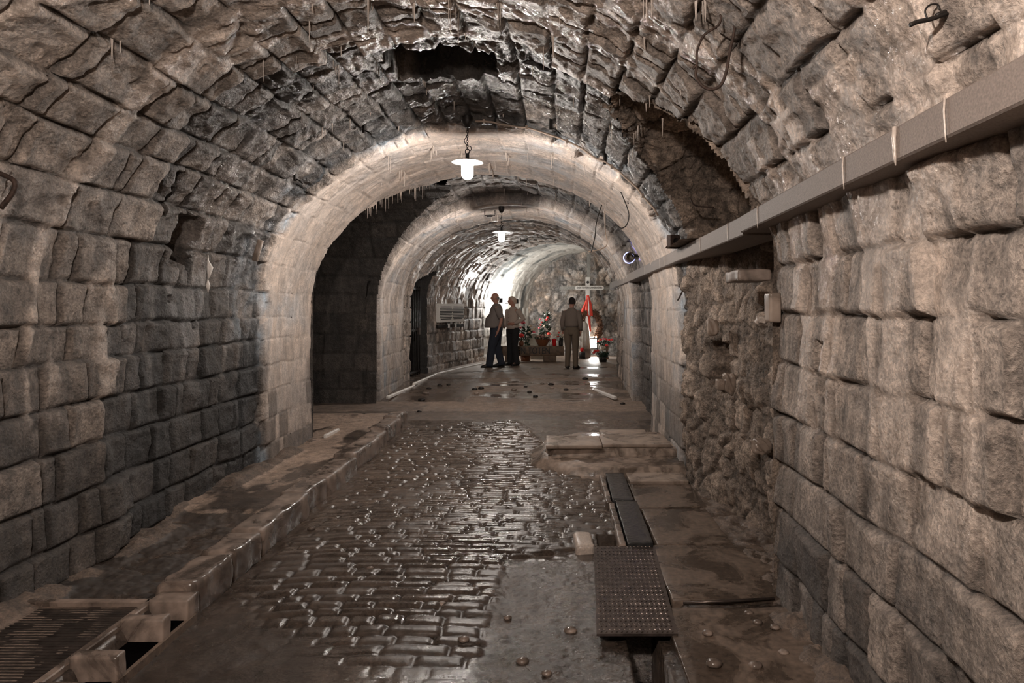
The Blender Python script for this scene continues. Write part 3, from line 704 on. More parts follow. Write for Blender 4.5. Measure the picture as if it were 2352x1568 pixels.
bm = B(); poly3(bm, [(1.35, 6.74, .1), (-.02, 6.80, .1), (-.10, 6.95, .1), (-.06, 7.25, .1), (1.3, 7.25, .1)], [(1.35, 6.80, .185), (.02, 6.86, .185), (-.04, 6.98, .185), (-.02, 7.2, .185), (1.3, 7.2, .185)])
bmesh.ops.recalc_face_normals(bm, faces=bm.faces); link('upper_block', bm, M['step'], t, False)
for k, (xa, xb_, ya, yb) in enumerate(((-.07, .49, 6.80, 7.32), (.50, 1.19, 6.86, 7.40), (.53, 1.05, 7.41, 7.85))):
    rough_box('top_slab', ((xa + xb_) / 2, (ya + yb) / 2, .205 - .03 * (k == 2)), (xb_ - xa, yb - ya, .035), M['slab'], t, 0, .005, 4, .0025, 33 + k)
# calcite knobs on the wet floor
knob = [(1095, 905), (1030, 884), (985, 893), (978, 905), (968, 920), (1105, 893), (1268, 892), (1207, 889), (1216, 901), (1245, 882), (1300, 896), (1265, 884), (1350, 882), (1344, 871), (1010, 886), (905, 948), (963, 946), (1230, 911), (1180, 896), (1090, 895),
        (380, 1405), (1166, 1420), (1255, 1548), (1640, 1520), (1735, 1525), (1780, 1430), (1625, 1450), (1720, 1405), (1800, 1495), (1740, 1425), (1586, 1445), (1065, 1470), (1200, 1520), (1310, 1450), (715, 1215), (1015, 1388), (850, 1300), (1430, 928)]
rg = random.Random(9)
def place_word(px, py):
    if py < 960: return 'on the far wet slab'
    if px > 1560: return 'on the bottom right slab'
    return 'on the near road'
KL = {(380, 1405): 'dripstone knob on the pavement just above the drain cover', (1166, 1420): 'dripstone knob on the road level with the middle of the tread plate',
      (1255, 1548): 'dripstone knob at the bottom edge just left of the trench', (1065, 1470): 'dripstone knob at the foot of the last cobble rows', (1200, 1520): 'dripstone knob on the rough concrete near the bottom edge',
      (1310, 1450): 'dripstone knob close to the left edge of the tread plate', (715, 1215): 'dripstone knob at the kerb beside the cracked slab', (1015, 1388): 'dripstone knob among the lower middle cobbles',
      (850, 1300): 'dripstone knob among the cobbles left of the middle', (1640, 1520): 'dripstone knob at the bottom of the wet slab, left of its neighbour', (1735, 1525): 'dripstone knob at the bottom of the wet slab, right of its neighbour',
      (1780, 1430): 'dripstone knob by the right wall foot, upper one', (1625, 1450): 'dripstone knob in the left middle of the wet slab', (1720, 1405): 'dripstone knob just below the metal edge near the wall corner',
      (1800, 1495): 'dripstone knob by the right wall foot, lower one', (1740, 1425): 'dripstone knob between the metal edge and the right wall foot', (1586, 1445): 'dripstone knob on the wet slab nearest the tread plate corner',
      (1430, 928): 'dripstone knob at the foot of the far right wall', (905, 948): 'dripstone knob beyond the end of the kerb, left one', (963, 946): 'dripstone knob beyond the end of the kerb, right one'}
for k, (px, py) in enumerate(knob):
    y = 1568 * 1.55 / (py - 705)
    for _ in range(25): y = 1568 * (1.6 - gz_(X(px, y), y) - (.03 if px > 1480 and y < 4.5 else 0)) / (py - 705)
    r_ = rg.uniform(.018, .032) * (1 if y < 6 else 1.7); bm = B(); ball(bm, (0, 0, 0), r_, 2, (1.15, 1, .62), rg, .07)
    o = link('calcite_knob', bm, M['kerb'] if y < 6 else M['iron'] if k % 3 else M['kerb'], None, True, (X(px, y), y, gz_(X(px, y), y) + r_ * .2 + (.02 if px > 1480 and y < 4.5 else 0)))
    tag(o, KL.get((px, py), 'small glistening dripstone knob ' + place_word(px, py)), 'dripstone', 'dripstone knobs ' + place_word(px, py))

# ------------------------------------------------------------------ soda straws under the vault
mesh_st = []
for k in range(5):
    bm = B(); n_ = 6; L_ = 1.0
    tube(bm, [(0, 0, 0.02), (.0, 0, -.05), (.002 * k, 0, -.35), (.001, .001, -.8), (0, 0, -1.0)], [1.0, (.75, .75), (.5, .5), (.35, .35), .18], 6)
    for v in bm.verts: v.co.x *= .011; v.co.y *= .011
    me = bpy.data.meshes.new('stalactite'); bm.to_mesh(me); bm.free(); me.materials.append(M['calcite']); mesh_st.append(me)
rs = np.random.RandomState(77)
def put_straw(u, t, L_, w_, grp, lb):
    h = float(lining(np.array([[u]]), np.array([[t]]))[0][0, 0]); p = tun(np.array(u), np.array(t), np.array(h))
    o = bpy.data.objects.new('stalactite', mesh_st[rs.randint(5)]); C.objects.link(o)
    o.location = (float(p[0]), float(p[1]), float(p[2]) + .004); o.scale = (w_, w_, L_); o.rotation_euler = (0, 0, rs.uniform(0, 6))
    tag(o, lb, 'stalactite', grp)
def u_of(px, y):        # where the sight line of a column meets the vault at a depth
    return float(np.interp((X(px, y) + .78) / 1.97, prof[1:-1, 0] / 1.97, pu[1:-1]))
bands = [((2.3, 4.3), (.32, .68), 98, 'thin stalactite under the near vault', (.03, .15)), ((4.4, 6.4), (.36, .66), 52, 'thin stalactite under the dark band of the vault', (.02, .10)),
         ((6.6, 8.7), (.36, .66), 60, 'thin stalactite under the pale arch behind the nearer lamp', (.03, .13)), ((8.8, 12.4), (.40, .66), 40, 'thin stalactite in the vault near the farther lamp', (.04, .12))]
for (ta, tb), (ua, ub_), n_, lb, (la, lb2) in bands:
    k = 0
    while k < n_:
        if rs.rand() < .75:
            e_ = CR.ub[rs.randint(len(CR.ub))] + rs.normal(0, .012)
            if not (ua * UMAX < e_ < ub_ * UMAX): continue
            t0 = rs.uniform(ta, tb); m = rs.randint(2, 6)
            for q in range(m):
                tt = t0 + rs.uniform(-.09, .09); uu = e_ + rs.normal(0, .008)
                if ta < tt < tb and not (uu < UC and abs(tt - GY) < 1.5 and tt > 7.8) and not (abs(tt - 4.93) < .35 and abs(uu - UC) < .45): put_straw(uu, tt, rs.uniform(la, lb2) * rs.uniform(.6, 1.5), rs.uniform(.35, .9), lb.replace('thin stalactite', 'stalactites'), lb); k += 1
        else:
            tt = rs.uniform(ta, tb); uu = rs.uniform(ua, ub_) * UMAX
            if not (uu < UC and abs(tt - GY) < 1.5 and tt > 7.8) and not (abs(tt - 4.93) < .35 and abs(uu - UC) < .45): put_straw(uu, tt, rs.uniform(la, lb2), rs.uniform(.4, .9), lb.replace('thin stalactite', 'stalactites'), lb); k += 1
# fringe on the arris where the side gallery cuts the vault
for k in range(34):
    z = rs.uniform(2.75, 3.18); y = GY - float(gal_half(np.array(z))) - .01; zt = min(1, (z - ZS) / (3.3 - ZS)); x = -.78 - 1.97 * math.sqrt(1 - zt * zt) + .01
    o = bpy.data.objects.new('stalactite', mesh_st[rs.randint(5)]); C.objects.link(o); w_ = rs.uniform(.4, .8)
    o.location = (x, y, z + .01); o.scale = (w_, w_, rs.uniform(.03, .17)); tag(o, 'thin stalactite on the edge above the dark side gallery', 'stalactite', 'stalactites along the gallery edge')

# ------------------------------------------------------------------ conduit, hooks, cables, boxes
def on_vault(px, py, off=0.0, ymin=1.5, ymax=17):
    """first point of the lining along the sight line"""
    best = None
    for y in np.linspace(ymin, ymax, 1200):
        x = X(px, y); z = Z(py, y); t_ = y
        lx, rx, zc = [float(np.interp(t_, ST[:, 0], ST[:, k])) for k in (1, 3, 5)]; a = (rx - lx) / 2; c = (rx + lx) / 2
        q = ((x - c) / a) ** 2 + (max(0, z - ZS) / (zc - ZS)) ** 2
        if q > 1: return Vector((x, y - off, z))
    return Vector((X(px, ymax), ymax, Z(py, ymax)))
t = thing('conduit', 'beige cable conduit curving along the arch from the nearer lamp', 'conduit', (0, 0, 0))
pts = []
for k in range(26):
    u = UC + .06 + k * .078
    p = tun(np.array(u), np.array(6.22), np.array(float(lining(np.array([[u]]), np.array([[6.22]]))[0][0, 0]) * .4 + .03)); pts.append(tuple(float(c) for c in p))
bm = B(); tube(bm, pts, .009, 8); link('pipe', bm, M['conduit'], t)
for k in (1, 6, 11, 17, 22):
    bm = B(); box(bm, pts[k], (.02, .03, .035)); link('pipe_clamp', bm, M['conduit'], t, False)
def cable(pxs, label, rad=.006, mat='rust', y=None, off=.05, name='cable', cat='cable', bent=None):
    pts = []
    for i, (px, py) in enumerate(pxs):
        yy_ = y if not isinstance(y, (list, tuple)) else y[i]
        pts.append(Vector((X(px, yy_), yy_, Z(py, yy_))) if yy_ else on_vault(px, py, off))
    bm = B(); tube(bm, smooth_path(pts, 8), rad, 7); return tag(link(name, bm, M[mat]), label, cat)
cable([(1590, 158), (1600, 152), (1598, 175), (1612, 196), (1632, 205), (1655, 196), (1668, 165), (1676, 120), (1688, 60), (1689, 0), (1692, -40)], 'twisted dark rope hanging in a loop from the near vault at upper right', .0065, 'rust', [2.75] * 11, name='hanging_rope', cat='rope')
cable([(1600, 150), (1600, 130), (1603, 110), (1618, 80), (1648, 60), (1656, 42), (1653, 34)], 'thin bent end of wire beside the rope loop at upper right', .005, 'rust', [2.75] * 7, name='bent_wire', cat='wire')
cable([(2090, 58), (2108, 50), (2130, 46), (2150, 40), (2200, 22), (2250, 12), (2252, 5), (2210, 12), (2150, 36)], 'black iron hook bar lying against the vault at the top right', .006, 'iron', [1.72] * 9, name='iron_hook', cat='hook')
cable([(2130, 44), (2125, 25), (2135, 12), (2152, 10), (2158, 22)], 'thin wire ring on the iron hook bar at the top right', .0025, 'iron', [1.72] * 5, name='wire_ring', cat='wire')
cable([(1418, 424), (1432, 455), (1444, 490), (1440, 515), (1428, 524), (1418, 518)], 'dark cable loop hanging from the pale arch behind the conduit', .006, 'iron', [6.95] * 6)
cable([(1382, 470), (1370, 510), (1366, 545), (1358, 578)], 'thin black cable hanging before the far vault on the right', .007, 'iron', [8.2] * 4)
cable([(1389, 485), (1390, 530), (1394, 560), (1380, 572), (1350, 578)], 'pale thin cable draped beside the black one on the far vault', .007, 'conduit', [8.4] * 5)
cable([(1567, 652), (1568, 665), (1562, 680), (1556, 690)], 'short bent iron hook in the right wall beside the rubble niche', .007, 'rust', [6.15] * 4, name='wall_hook', cat='hook')
cable([(1585, 455), (1598, 472), (1640, 476)], 'rusty hook in the niche wall above the stone ledge', .006, 'rust', [5.0] * 3, name='wall_hook', cat='hook')
cable([(0, 398), (32, 415), (30, 440), (2, 478)], 'rusty iron staple in the wall at the left edge', .012, 'rust', [3.2] * 4, name='wall_staple', cat='staple')
for (px, py, lb) in ((1270, 300, 'black cable bracket crossing the conduit to the right of the nearer lamp'), (1392, 378, 'black cable bracket low on the conduit arch'), (848, 306, 'black iron bracket in the vault left of the nearer lamp'), (692, 415, 'small black bracket on the dark band left of the lamp')):
    p = on_vault(px, py, .10); t = thing('iron_bracket', lb, 'bracket', p, .3 if px > 1000 else -.5)
    bm = B(); box(bm, (-.02, 0, .03), (.03, .03, .10), 0, .003, 1); link('bracket_plate', bm, M['iron'], t, False)
    bm = B(); tube(bm, [(-.02, 0, .0), (.03, 0, -.02), (.07, 0, -.05)], .007, 6); link('bracket_arm', bm, M['iron'], t)
p = on_vault(1125, 495, .1); t = thing('iron_bracket', 'black iron swing bracket in the vault left of the farther lamp', 'bracket', (X(1125, 10.6), 10.6, Z(495, 10.6)))
bm = B(); tube(bm, [(-.08, 0, .08), (-.08, 0, 0), (.08, 0, 0), (.08, 0, .08)], .008, 6); link('bracket_arm', bm, M['iron'], t)
bm = B(); box(bm, (0, 0, -.01), (.09, .03, .025)); link('bracket_clip', bm, M['iron'], t, False)
t = thing('iron_bracket', 'tiny black bracket on the distant vault right of the farther lamp', 'bracket', (X(1203, 14.5), 14.5, Z(551, 14.5)))
bm = B(); tube(bm, [(-.07, 0, .04), (-.07, 0, 0), (.07, 0, 0), (.07, 0, .04)], .012, 6); link('bracket_arm', bm, M['iron'], t)
for (px, py, y, s_, lb) in ((1547, 558, 6.1, .105, 'brown junction box sitting on the ledge beside the niche'), (1413, 637, 14.6, .16, 'small dark junction box on the far end of the ledge')):
    z0 = 2.12; t = thing('junction_box', lb, 'junction box', (X(px, y), y, z0 + s_ * .6), .35)
    bm = B(); box(bm, (0, 0, 0), (s_, s_ * .7, s_ * 1.15), 0, .008, 2); link('box_body', bm, M['rust'], t, False)
    bm = B(); lathe(bm, [(.001, 0), (s_ * .28, 0), (s_ * .3, .01)], 16); link('box_socket', bm, M['iron'], t, True, (0, -s_ * .36, 0), (PI / 2, 0, 0))
# blue floodlight on the right
y = 9.6; t = thing('floodlight', 'small round floodlight with a blue lit rim above the ledge', 'floodlight', (X(1447, y), y, Z(590, y)))
bm = B(); lathe(bm, [(.001, -.02), (.062, -.02), (.068, -.01), (.068, .035), (.05, .04)], 24); hd = link('lamp_head', bm, M['concrete'], t, True, (0, 0, 0), (PI / 2, 0, 0))
bm = B(); lathe(bm, [(.070, .0), (.083, .0), (.083, .02), (.070, .02)], 28); link('lit_rim', bm, emis('blue_light', (.38, .42, 1.0), 2.2), t, True, (-.012, .03, -.01), (PI / 2, 0, 0))
bm = B(); box(bm, (.09, .03, .02), (.12, .03, .04), 0, .004, 1); link('mounting_arm', bm, M['iron'], t, False)
ld = bpy.data.lights.new('blue_floodlight', 'SPOT'); ld.energy = 60; ld.color = (.3, .3, 1.0); ld.spot_size = 1.5; ld.spot_blend = .6; ld.shadow_soft_size = .03
lo_ = bpy.data.objects.new('blue_floodlight', ld); C.objects.link(lo_); lo_.location = (X(1447, y) - .02, y + .09, Z(590, y)); lo_.rotation_euler = Vector((.75, .35, .55)).to_track_quat('-Z', 'Y').to_euler()
# twisted white spindle hanging in front of the left wall
y = 4.9; t = thing('hanging_spindle', 'white twisted double spindle hanging in front of the left wall', 'spindle', (X(478, y), y, Z(592, y)))
bm = B(); tube(bm, [(0, 0, .02), (.0, 0, -.02), (.014, 0, -.07), (.006, 0, -.13), (-.002, 0, -.155)], [(.003, .003), (.006, .004), (.022, .006), (.009, .005), (.003, .003)], 10); link('upper_blade', bm, M['whitecalcite'], t)
bm = B(); tube(bm, [(-.002, 0, -.155), (0, 0, -.20), (0, 0, -.25)], [(.003, .003), (.016, .006), (.002, .002)], 10); link('lower_blade', bm, M['whitecalcite'], t)
# pieces of stone at the niche
def corner(px0, py0, px1, py1, y, name, lb, mat, depth, seed, amp=.008):
    s_ = ((px1 - px0) / 1568 * y, depth, (py1 - py0) / 1568 * y)
    c_ = (X((px0 + px1) / 2, y), y + depth / 2, Z((py0 + py1) / 2, y))
    if name == 'loose_stone':
        bm = B(); ball(bm, (0, 0, 0), 1.0, 4)
        for v in bm.verts:
            p = v.co.copy(); q = np.array([p.x * 2 + p.z * 1.3 + seed]), np.array([p.y * 2 - p.z + seed * 2]); f = .56 + .28 * float(fbm(q[0], q[1], seed, 4)[0])
            p = Vector((max(-.8, min(.8, p.x)), max(-.8, min(.8, p.y)), max(-.85, min(.8, p.z)))); v.co = Vector((p.x * s_[0] * f, p.y * s_[1] * f, p.z * s_[2] * f))
        o = link(name, bm, M[mat], None, True, c_)
    else: o = rough_box(name, c_, s_, M[mat], None, 0, .01, 4, amp, seed)
    tag(o, lb, 'stone'); return o
corner(1768, 672, 1796, 740, 3.62, 'wedge_stone', 'pale flat wedge stone sticking out of the niche corner', 'slab', .10, 41, .004)
corner(1695, 618, 1772, 645, 3.95, 'lintel_stone', 'dark wet lintel stone inside the niche under the ledge', 'kerb', .3, 42)
corner(1648, 872, 1666, 896, 5.0, 'small_brick', 'small square grey brick in the lower niche hole', 'slab', .08, 43, .002)
corner(1664, 858, 1692, 905, 5.0, 'loose_stone', 'pale upright loose stone beside the small brick', 'slab', .08, 44, .014)
corner(1734, 1012, 1772, 1044, 4.35, 'loose_stone', 'round pale stone low in the niche rubble', 'slab', .12, 45, .014)
corner(1628, 732, 1654, 770, 5.2, 'loose_stone', 'pale lump in the niche rubble above the square hole', 'slab', .1, 46, .014)
corner(1738, 728, 1764, 744, 4.3, 'loose_stone', 'small pointed pale stone under the upper niche hole', 'calcite', .06, 47, .01)
# pale slat on the dark band at the left
t = rough_box('wall_slat', (X(592, 5.95), 5.95, Z(575, 5.95)), (.045, .05, .19), M['slab'], None, .2, .006, 3, .003, 48, (.0, .25)); tag(t, 'pale slanted wooden slat on the dark arch band at left', 'slat')

# ------------------------------------------------------------------ doorway gate and plaque on the far left
t = thing('iron_gate', 'dark iron bar gate standing in the far left doorway', 'gate', (-2.84, 13.86, .18), math.atan2(1.0, .10))
for k in range(7):
    bm = B(); tube(bm, [(-.44 + k * .147, 0, .0), (-.44 + k * .147, 0, 1.85)], .012, 6); link('gate_bar', bm, M['iron'], t)
for z in (.1, .95, 1.8):
    bm = B(); box(bm, (0, 0, z), (.96, .03, .04)); link('gate_rail', bm, M['iron'], t, False)
bm = B(); box(bm, (.3, -.03, .92), (.1, .05, .14), 0, .006, 1); link('gate_lock', bm, M['steel'], t, False)
ya, yb = 14.95, 16.15; xa, xb_ = X(1005, ya), X(1062, yb); dv_ = Vector((xb_ - xa, yb - ya, 0)); ln_ = dv_.length; ang = math.atan2(dv_.y, dv_.x)
t = thing('wall_plaque', 'pale name plaque with rows of black lettering on the far left wall', 'plaque', ((xa + xb_) / 2, (ya + yb) / 2, 1.47), ang)
bm = B(); box(bm, (0, 0, 0), (ln_, .09, .42), 0, .006, 1); bd_ = link('board', bm, M['white'], t, False)
rg = random.Random(3); bm = B()
for r_ in range(9):
    for c_ in (-1, 1):
        full = 0 < r_ < 8; x0 = (-.48 if full else -.45) * ln_ if c_ < 0 else (.02 if full else .05) * ln_; x1 = (-.02 if full else -.06) * ln_ if c_ < 0 else (.48 if full else .44) * ln_
        z = .135 - r_ * .034; x = x0
        while x < x1 - .02:
            wl = rg.uniform(.02, .07); box(bm, (min(x + wl / 2, x1), -.047, z), (wl, .004, .019)); x += wl + .006
link('lettering', bm, M['ink'], bd_, False)
bm = B(); box(bm, (0, .02, -.30), (ln_ * 1.05, .10, .07), 0, .005, 1); rl_ = link('rail', bm, M['iron'], t, False)
for x in (-.17, .17):
    bm = B(); box(bm, (x, -.04, -.29), (.03, .05, .10), 0, .004, 1); link('rail_clip', bm, M['white'], rl_, False)

# ------------------------------------------------------------------ memorial in the chapel
FZ = .2
def txt(body, size, mat, parent, loc, rot, name='lettering', ext=.004, sx=1.0):
    cu_ = bpy.data.curves.new(name, 'FONT'); cu_.body = body; cu_.size = size; cu_.extrude = ext; cu_.align_x = 'CENTER'; cu_.align_y = 'CENTER'
    tmp = bpy.data.objects.new('tmp', cu_); C.objects.link(tmp); bpy.context.view_layer.update()
    me = bpy.data.meshes.new_from_object(tmp.evaluated_get(bpy.context.evaluated_depsgraph_get())); bpy.data.objects.remove(tmp)
    me.materials.clear(); me.materials.append(mat); o = bpy.data.objects.new(name, me); C.objects.link(o); o.parent = parent; o.location = loc; o.rotation_euler = rot; o.scale = (sx, 1, 1)
    return o
by = 17.3; bt = Z(795, by); bb = Z(817, by)
t = thing('memorial_beam', 'dark carved timber beam on blocks carrying the flowers', 'beam', (0, by, FZ))
xl_, xr_ = -1.35, X(1295, by)
rough_box('beam_top', ((xl_ + xr_) / 2, .14, (bt + bb) / 2 - FZ), (xr_ - xl_, .28, bt - bb), M['wood'], t, 0, .012, 4, .006, 51)
for x in (X(1263, by), -1.05): rough_box('support_block', (x, .15, (bb - FZ) / 2), (.33, .24, bb - FZ), M['wood'], t, 0, .01, 3, .004, 52)
txt('DEN TOTEN', .24, M['ink'], t, (X(1220, by), -.008, (bt + bb) / 2 - FZ), (PI / 2, 0, 0), 'carved_lettering', .006, .72)
# crosses
cy_ = 19.75
t = thing('large_cross', 'tall grey timber cross standing against the chapel end wall', 'cross', (X(1350, 19.9), 19.78, FZ))
bm = B(); box(bm, (0.02, 0, 1.55), (.10, .06, 3.0 - .2)); link('upright', bm, M['grey'], t, False)
bm = B(); box(bm, (-.02, 0, Z(661, 19.8) - FZ), (1.56, .05, .085)); link('crossbar', bm, M['grey'], t, False)
t = thing('white_cross', 'white cross with lettered arm and small black emblem in front of the grey cross', 'cross', (X(1350, 19.6), 19.6, FZ))
bm = B(); box(bm, (0, 0, (Z(636, 19.6) - FZ) / 2), (.125, .05, Z(636, 19.6) - FZ), 0, .01, 1)
lathe(bm, [(.001, -.025), (.0625, -.025), (.0625, .025), (.001, .025)], 24)
up_ = link('upright', bm, M['white'], t, False)
bm = B(); box(bm, (.045, -.045, Z(661, 19.6) - FZ), (.70, .035, .125), 0, .012, 2)
for sx_ in (-1, 1):
    q = ring_loft(bm, [((.045 + sx_ * .35, -.062, Z(661, 19.6) - FZ), (.0625, 0, 0), (0, 0, .0625)), ((.045 + sx_ * .35, -.028, Z(661, 19.6) - FZ), (.0625, 0, 0), (0, 0, .0625))], 20)
nb_ = link('name_board', bm, M['white'], t, False)
txt('DEN TOTEN KAMERADEN', .074, M['ink'], nb_, (.045, -.066, Z(661, 19.6) - FZ), (PI / 2, 0, 0), 'lettering', .002, .82)
bm = B(); zc_ = Z(648, 19.6) - FZ
for a in range(4):
    ca, sa = math.cos(a * PI / 2), math.sin(a * PI / 2)
    vs = [bm.verts.new((p * ca - q_ * sa, -.029, zc_ + p * sa + q_ * ca)) for p, q_ in ((0, -.008), (.04, -.026), (.04, .026), (0, .008))]; bm.faces.new(vs)
link('cross_emblem', bm, M['ink'], up_, False)
# flowers
def blossom(bm, c, r, rng, n=9):
    ball(bm, c, r * .55, 1, (1, 1, .9), rng, .1)
    for k in range(n):
        a = k * 2.4; e_ = .2 + .9 * (k / n); d = Vector((math.cos(a) * math.sin(e_ + .4), math.sin(a) * math.sin(e_ + .4), math.cos(e_ + .4)))
        p = Vector(c) + d * r * .6; s_ = r * .5
        o = d.orthogonal().normalized(); q_ = d.cross(o)
        m_ = [bm.verts.new(p + o * s_ * math.cos(b) * 1.0 + q_ * s_ * math.sin(b) + d * (r * .25 if j % 2 else 0)) for j, b in enumerate([2 * PI * i / 6 for i in range(6)])]
        bm.faces.new(m_)
def leaves(bm, c, R_, n, rng, size=.05, flat=.8):
    for k in range(n):
        d = Vector((rng.gauss(0, 1), rng.gauss(0, 1), rng.gauss(0, 1) * flat)).normalized(); p = Vector(c) + Vector((d.x * R_[0], d.y * R_[1], d.z * R_[2])) * rng.uniform(.4, 1)
        a = Vector((rng.gauss(0, 1), rng.gauss(0, 1), rng.gauss(0, 1))).normalized(); b = (d.cross(a)).normalized() if d.cross(a).length > .01 else d.orthogonal()
        s_ = size * rng.uniform(.6, 1.3); l_ = (d + a * .6).normalized()
        bm.faces.new([bm.verts.new(q) for q in (p - l_ * s_, p + b * s_ * .35, p + l_ * s_, p - b * s_ * .35)])
rg = random.Random(21)
def bouquet(name, label, loc, vase, leafspec, blooms, cat='flowers'):
    t = thing(name, label, cat, loc)
    if vase:
        bm = B(); lathe(bm, vase[0], 24); link(vase[2] if len(vase) > 2 else 'vase', bm, M[vase[1]], t)
    if leafspec:
        bm = B()
        for c_, R_, n_, s_ in leafspec: leaves(bm, c_, R_, n_, rg, s_)
        link('foliage', bm, M['leaf'], t, False)
    for c_, r_, m_ in blooms:
        bm = B(); blossom(bm, (0, 0, 0), r_, rg); link('blossom', bm, M[m_], t, False, c_)
        if vase or leafspec:
            pass
    return t
bt2 = bt; bz = bt
def onbeam(px): return (X(px, by + .12), by + .12, bz)
bowl = bouquet('flower_bowl', 'wide brown bowl of faded heather on the timber beam', onbeam(1246), ([(.001, 0), (.09, 0), (.10, .01), (.15, .08), (.195, .17), (.20, .175), (.185, .17), (.001, .14)], 'terracotta', 'bowl'), [((0, 0, .20), (.22, .16, .07), 260, .03)], [])
for k in range(90):
    a = rg.uniform(0, 2 * PI); q_ = rg.uniform(0, .2); bm = B(); ball(bm, (0, 0, 0), rg.uniform(.012, .022), 1, (1, 1, 1.6), rg, .2)
    link('blossom', bm, M['mauve'] if k % 3 else M['cream'], bowl, False, (math.cos(a) * q_, math.sin(a) * q_ * .8, .22 + rg.uniform(0, .07) - q_ * .15))
t = thing('vase', 'tall plain red vase beside the flower bowl', 'vase', onbeam(1273)); bm = B(); lathe(bm, [(.001, 0), (.04, 0), (.045, .02), (.06, .17), (.062, .18), (.055, .18), (.04, .02)], 24); link('vase_body', bm, M['redglass'], t)
bouquet('flower_vase', 'red and cream carnations in a dark vase at the right end of the beam', onbeam(1288), ([(.001, 0), (.05, 0), (.055, .02), (.06, .2), (.05, .2), (.04, .02)], 'iron'), [((0, 0, .24), (.12, .08, .08), 60, .035)],
        [((-.10, -.05, .26), .035, 'cream'), ((-.05, -.06, .33), .035, 'red'), ((0, -.07, .29), .04, 'cream'), ((.05, -.05, .33), .035, 'red'), ((-.12, -.04, .19), .03, 'cream'), ((-.07, -.06, .24), .03, 'red'), ((.04, -.07, .25), .035, 'cream'), ((-.02, 0, .37), .03, 'cream')])
bouquet('flower_vase', 'small white vase with red buds between bowl and red vase', onbeam(1264), ([(.001, 0), (.03, 0), (.035, .05), (.02, .1), (.015, .1), (.02, .04)], 'white'), [((0, 0, .14), (.03, .03, .04), 14, .02)], [((.0, -.01, .17), .02, 'red')])
bouquet('rose_vase', 'big red rose in a small brown vase beside the standing woman', onbeam(1197), ([(.001, 0), (.05, 0), (.07, .06), (.05, .12), (.03, .15), (.02, .14)], 'terracotta'), [((0, 0, .17), (.07, .06, .06), 40, .035)], [((0, -.03, .25), .085, 'red'), ((-.06, -.02, .17), .03, 'red')])
bouquet('rose_bush', 'tall leafy rose with a pink bloom behind the standing woman', (X(1207, 17.75), 17.75, FZ), ([(.001, 0), (.12, 0), (.15, .25), (.14, .25), (.1, .02)], 'terracotta'), [((0, 0, .72), (.2, .12, .2), 130, .06), ((.05, 0, .4), (.08, .08, .25), 60, .05)],
        [((-.06, -.1, .98), .07, 'pink'), ((-.03, -.08, 1.1), .03, 'pink'), ((.18, -.1, .80), .05, 'cream'), ((.22, -.1, .74), .045, 'pink'), ((.14, -.1, .9), .045, 'cream'), ((.24, -.1, .84), .05, 'cream'), ((.1, -.12, .74), .045, 'cream'), ((-.12, -.1, .86), .045, 'pink')])
t = thing('memorial_stone', 'pale round-topped memorial stone standing behind the beam', 'memorial stone', (X(1226, 18.3), 18.3, FZ))
bm = B(); pts = [(-.24, 0)] + [(-.24 + .0, .45)] + [(.24 * -math.cos(a), .45 + .24 * math.sin(a)) for a in [PI * k / 12 for k in range(1, 12)]] + [(.24, .45), (.30, 0)]
fr = [bm.verts.new((x, -.06, z)) for x, z in pts]; bk = [bm.verts.new((x, .06, z)) for x, z in pts]
bm.faces.new(fr[::-1]); bm.faces.new(bk)
for k in range(len(pts)): bm.faces.new((fr[k], fr[(k + 1) % len(pts)], bk[(k + 1) % len(pts)], bk[k]))
bmesh.ops.recalc_face_normals(bm, faces=bm.faces); link('slab', bm, simple('pale_green_stone', (.4, .39, .34), .7, 0, .2, 20, .1), t, False)
bouquet('flower_arrangement', 'tall arrangement of red flowers and dark leaves behind the bowl', (X(1252, 18.75), 18.75, FZ), ([(.001, 0), (.13, 0), (.16, .3), (.15, .3), (.1, .02)], 'iron', 'pot'), [((0, 0, .75), (.17, .12, .38), 190, .055), ((.05, 0, 1.15), (.15, .1, .2), 90, .05)],
        [((.07, -.12, 1.10), .05, 'red'), ((.04, -.12, 1.04), .045, 'red'), ((-.09, -.1, .98), .035, 'red'), ((-.16, -.08, .82), .035, 'pink'), ((-.03, -.12, .86), .045, 'cream'), ((.13, -.12, .92), .04, 'white'), ((.0, -.12, 1.18), .035, 'white'), ((.12, -.1, 1.22), .035, 'white'), ((-.14, -.1, 1.06), .03, 'pink'), ((.10, -.12, .66), .06, 'ribbon'), ((-.12, -.1, .9), .03, 'red')])
# floor pieces on the right of the chapel
y = 18.55
bouquet('grave_light', 'red grave light on a dark square lantern by the cross foot', (X(1337, y), y, FZ), ([(.001, 0), (.085, 0), (.085, .16), (.07, .17), (.001, .17)], 'iron', 'lantern_base'), None, [])
t = bpy.data.objects.get('grave_light'); bm = B(); ball(bm, (0, 0, .24), .055, 2, (1, 1, 1.2)); link('red_glass', bm, M['redglass'], t)
t = thing('draped_pedestal', 'pale draped pedestal standing before the white cross', 'pedestal', (X(1342, 18.95), 18.95, FZ))
bm = B(); rr_ = []
for z, r_ in ((.24, .16), (.5, .145), (.8, .12), (.95, .085), (1.0, .03)): rr_.append(((0, 0, z), (r_, 0, 0), (0, r_, 0)))
rows = ring_loft(bm, rr_, 40)
for i, row in enumerate(rows):
    for k, v in enumerate(row):
        f = 1 + .09 * math.sin(k * 2 * PI / 40 * 9) * (1 - i / 5); v.co.x *= f; v.co.y *= f
link('cloth_drape', bm, simple('pale_cloth', (.55, .5, .45), .8), t)
bm = B(); box(bm, (.06, .0, .12), (.22, .2, .24), 0, .008, 1); link('pedestal_base', bm, M['slab'], t, False)
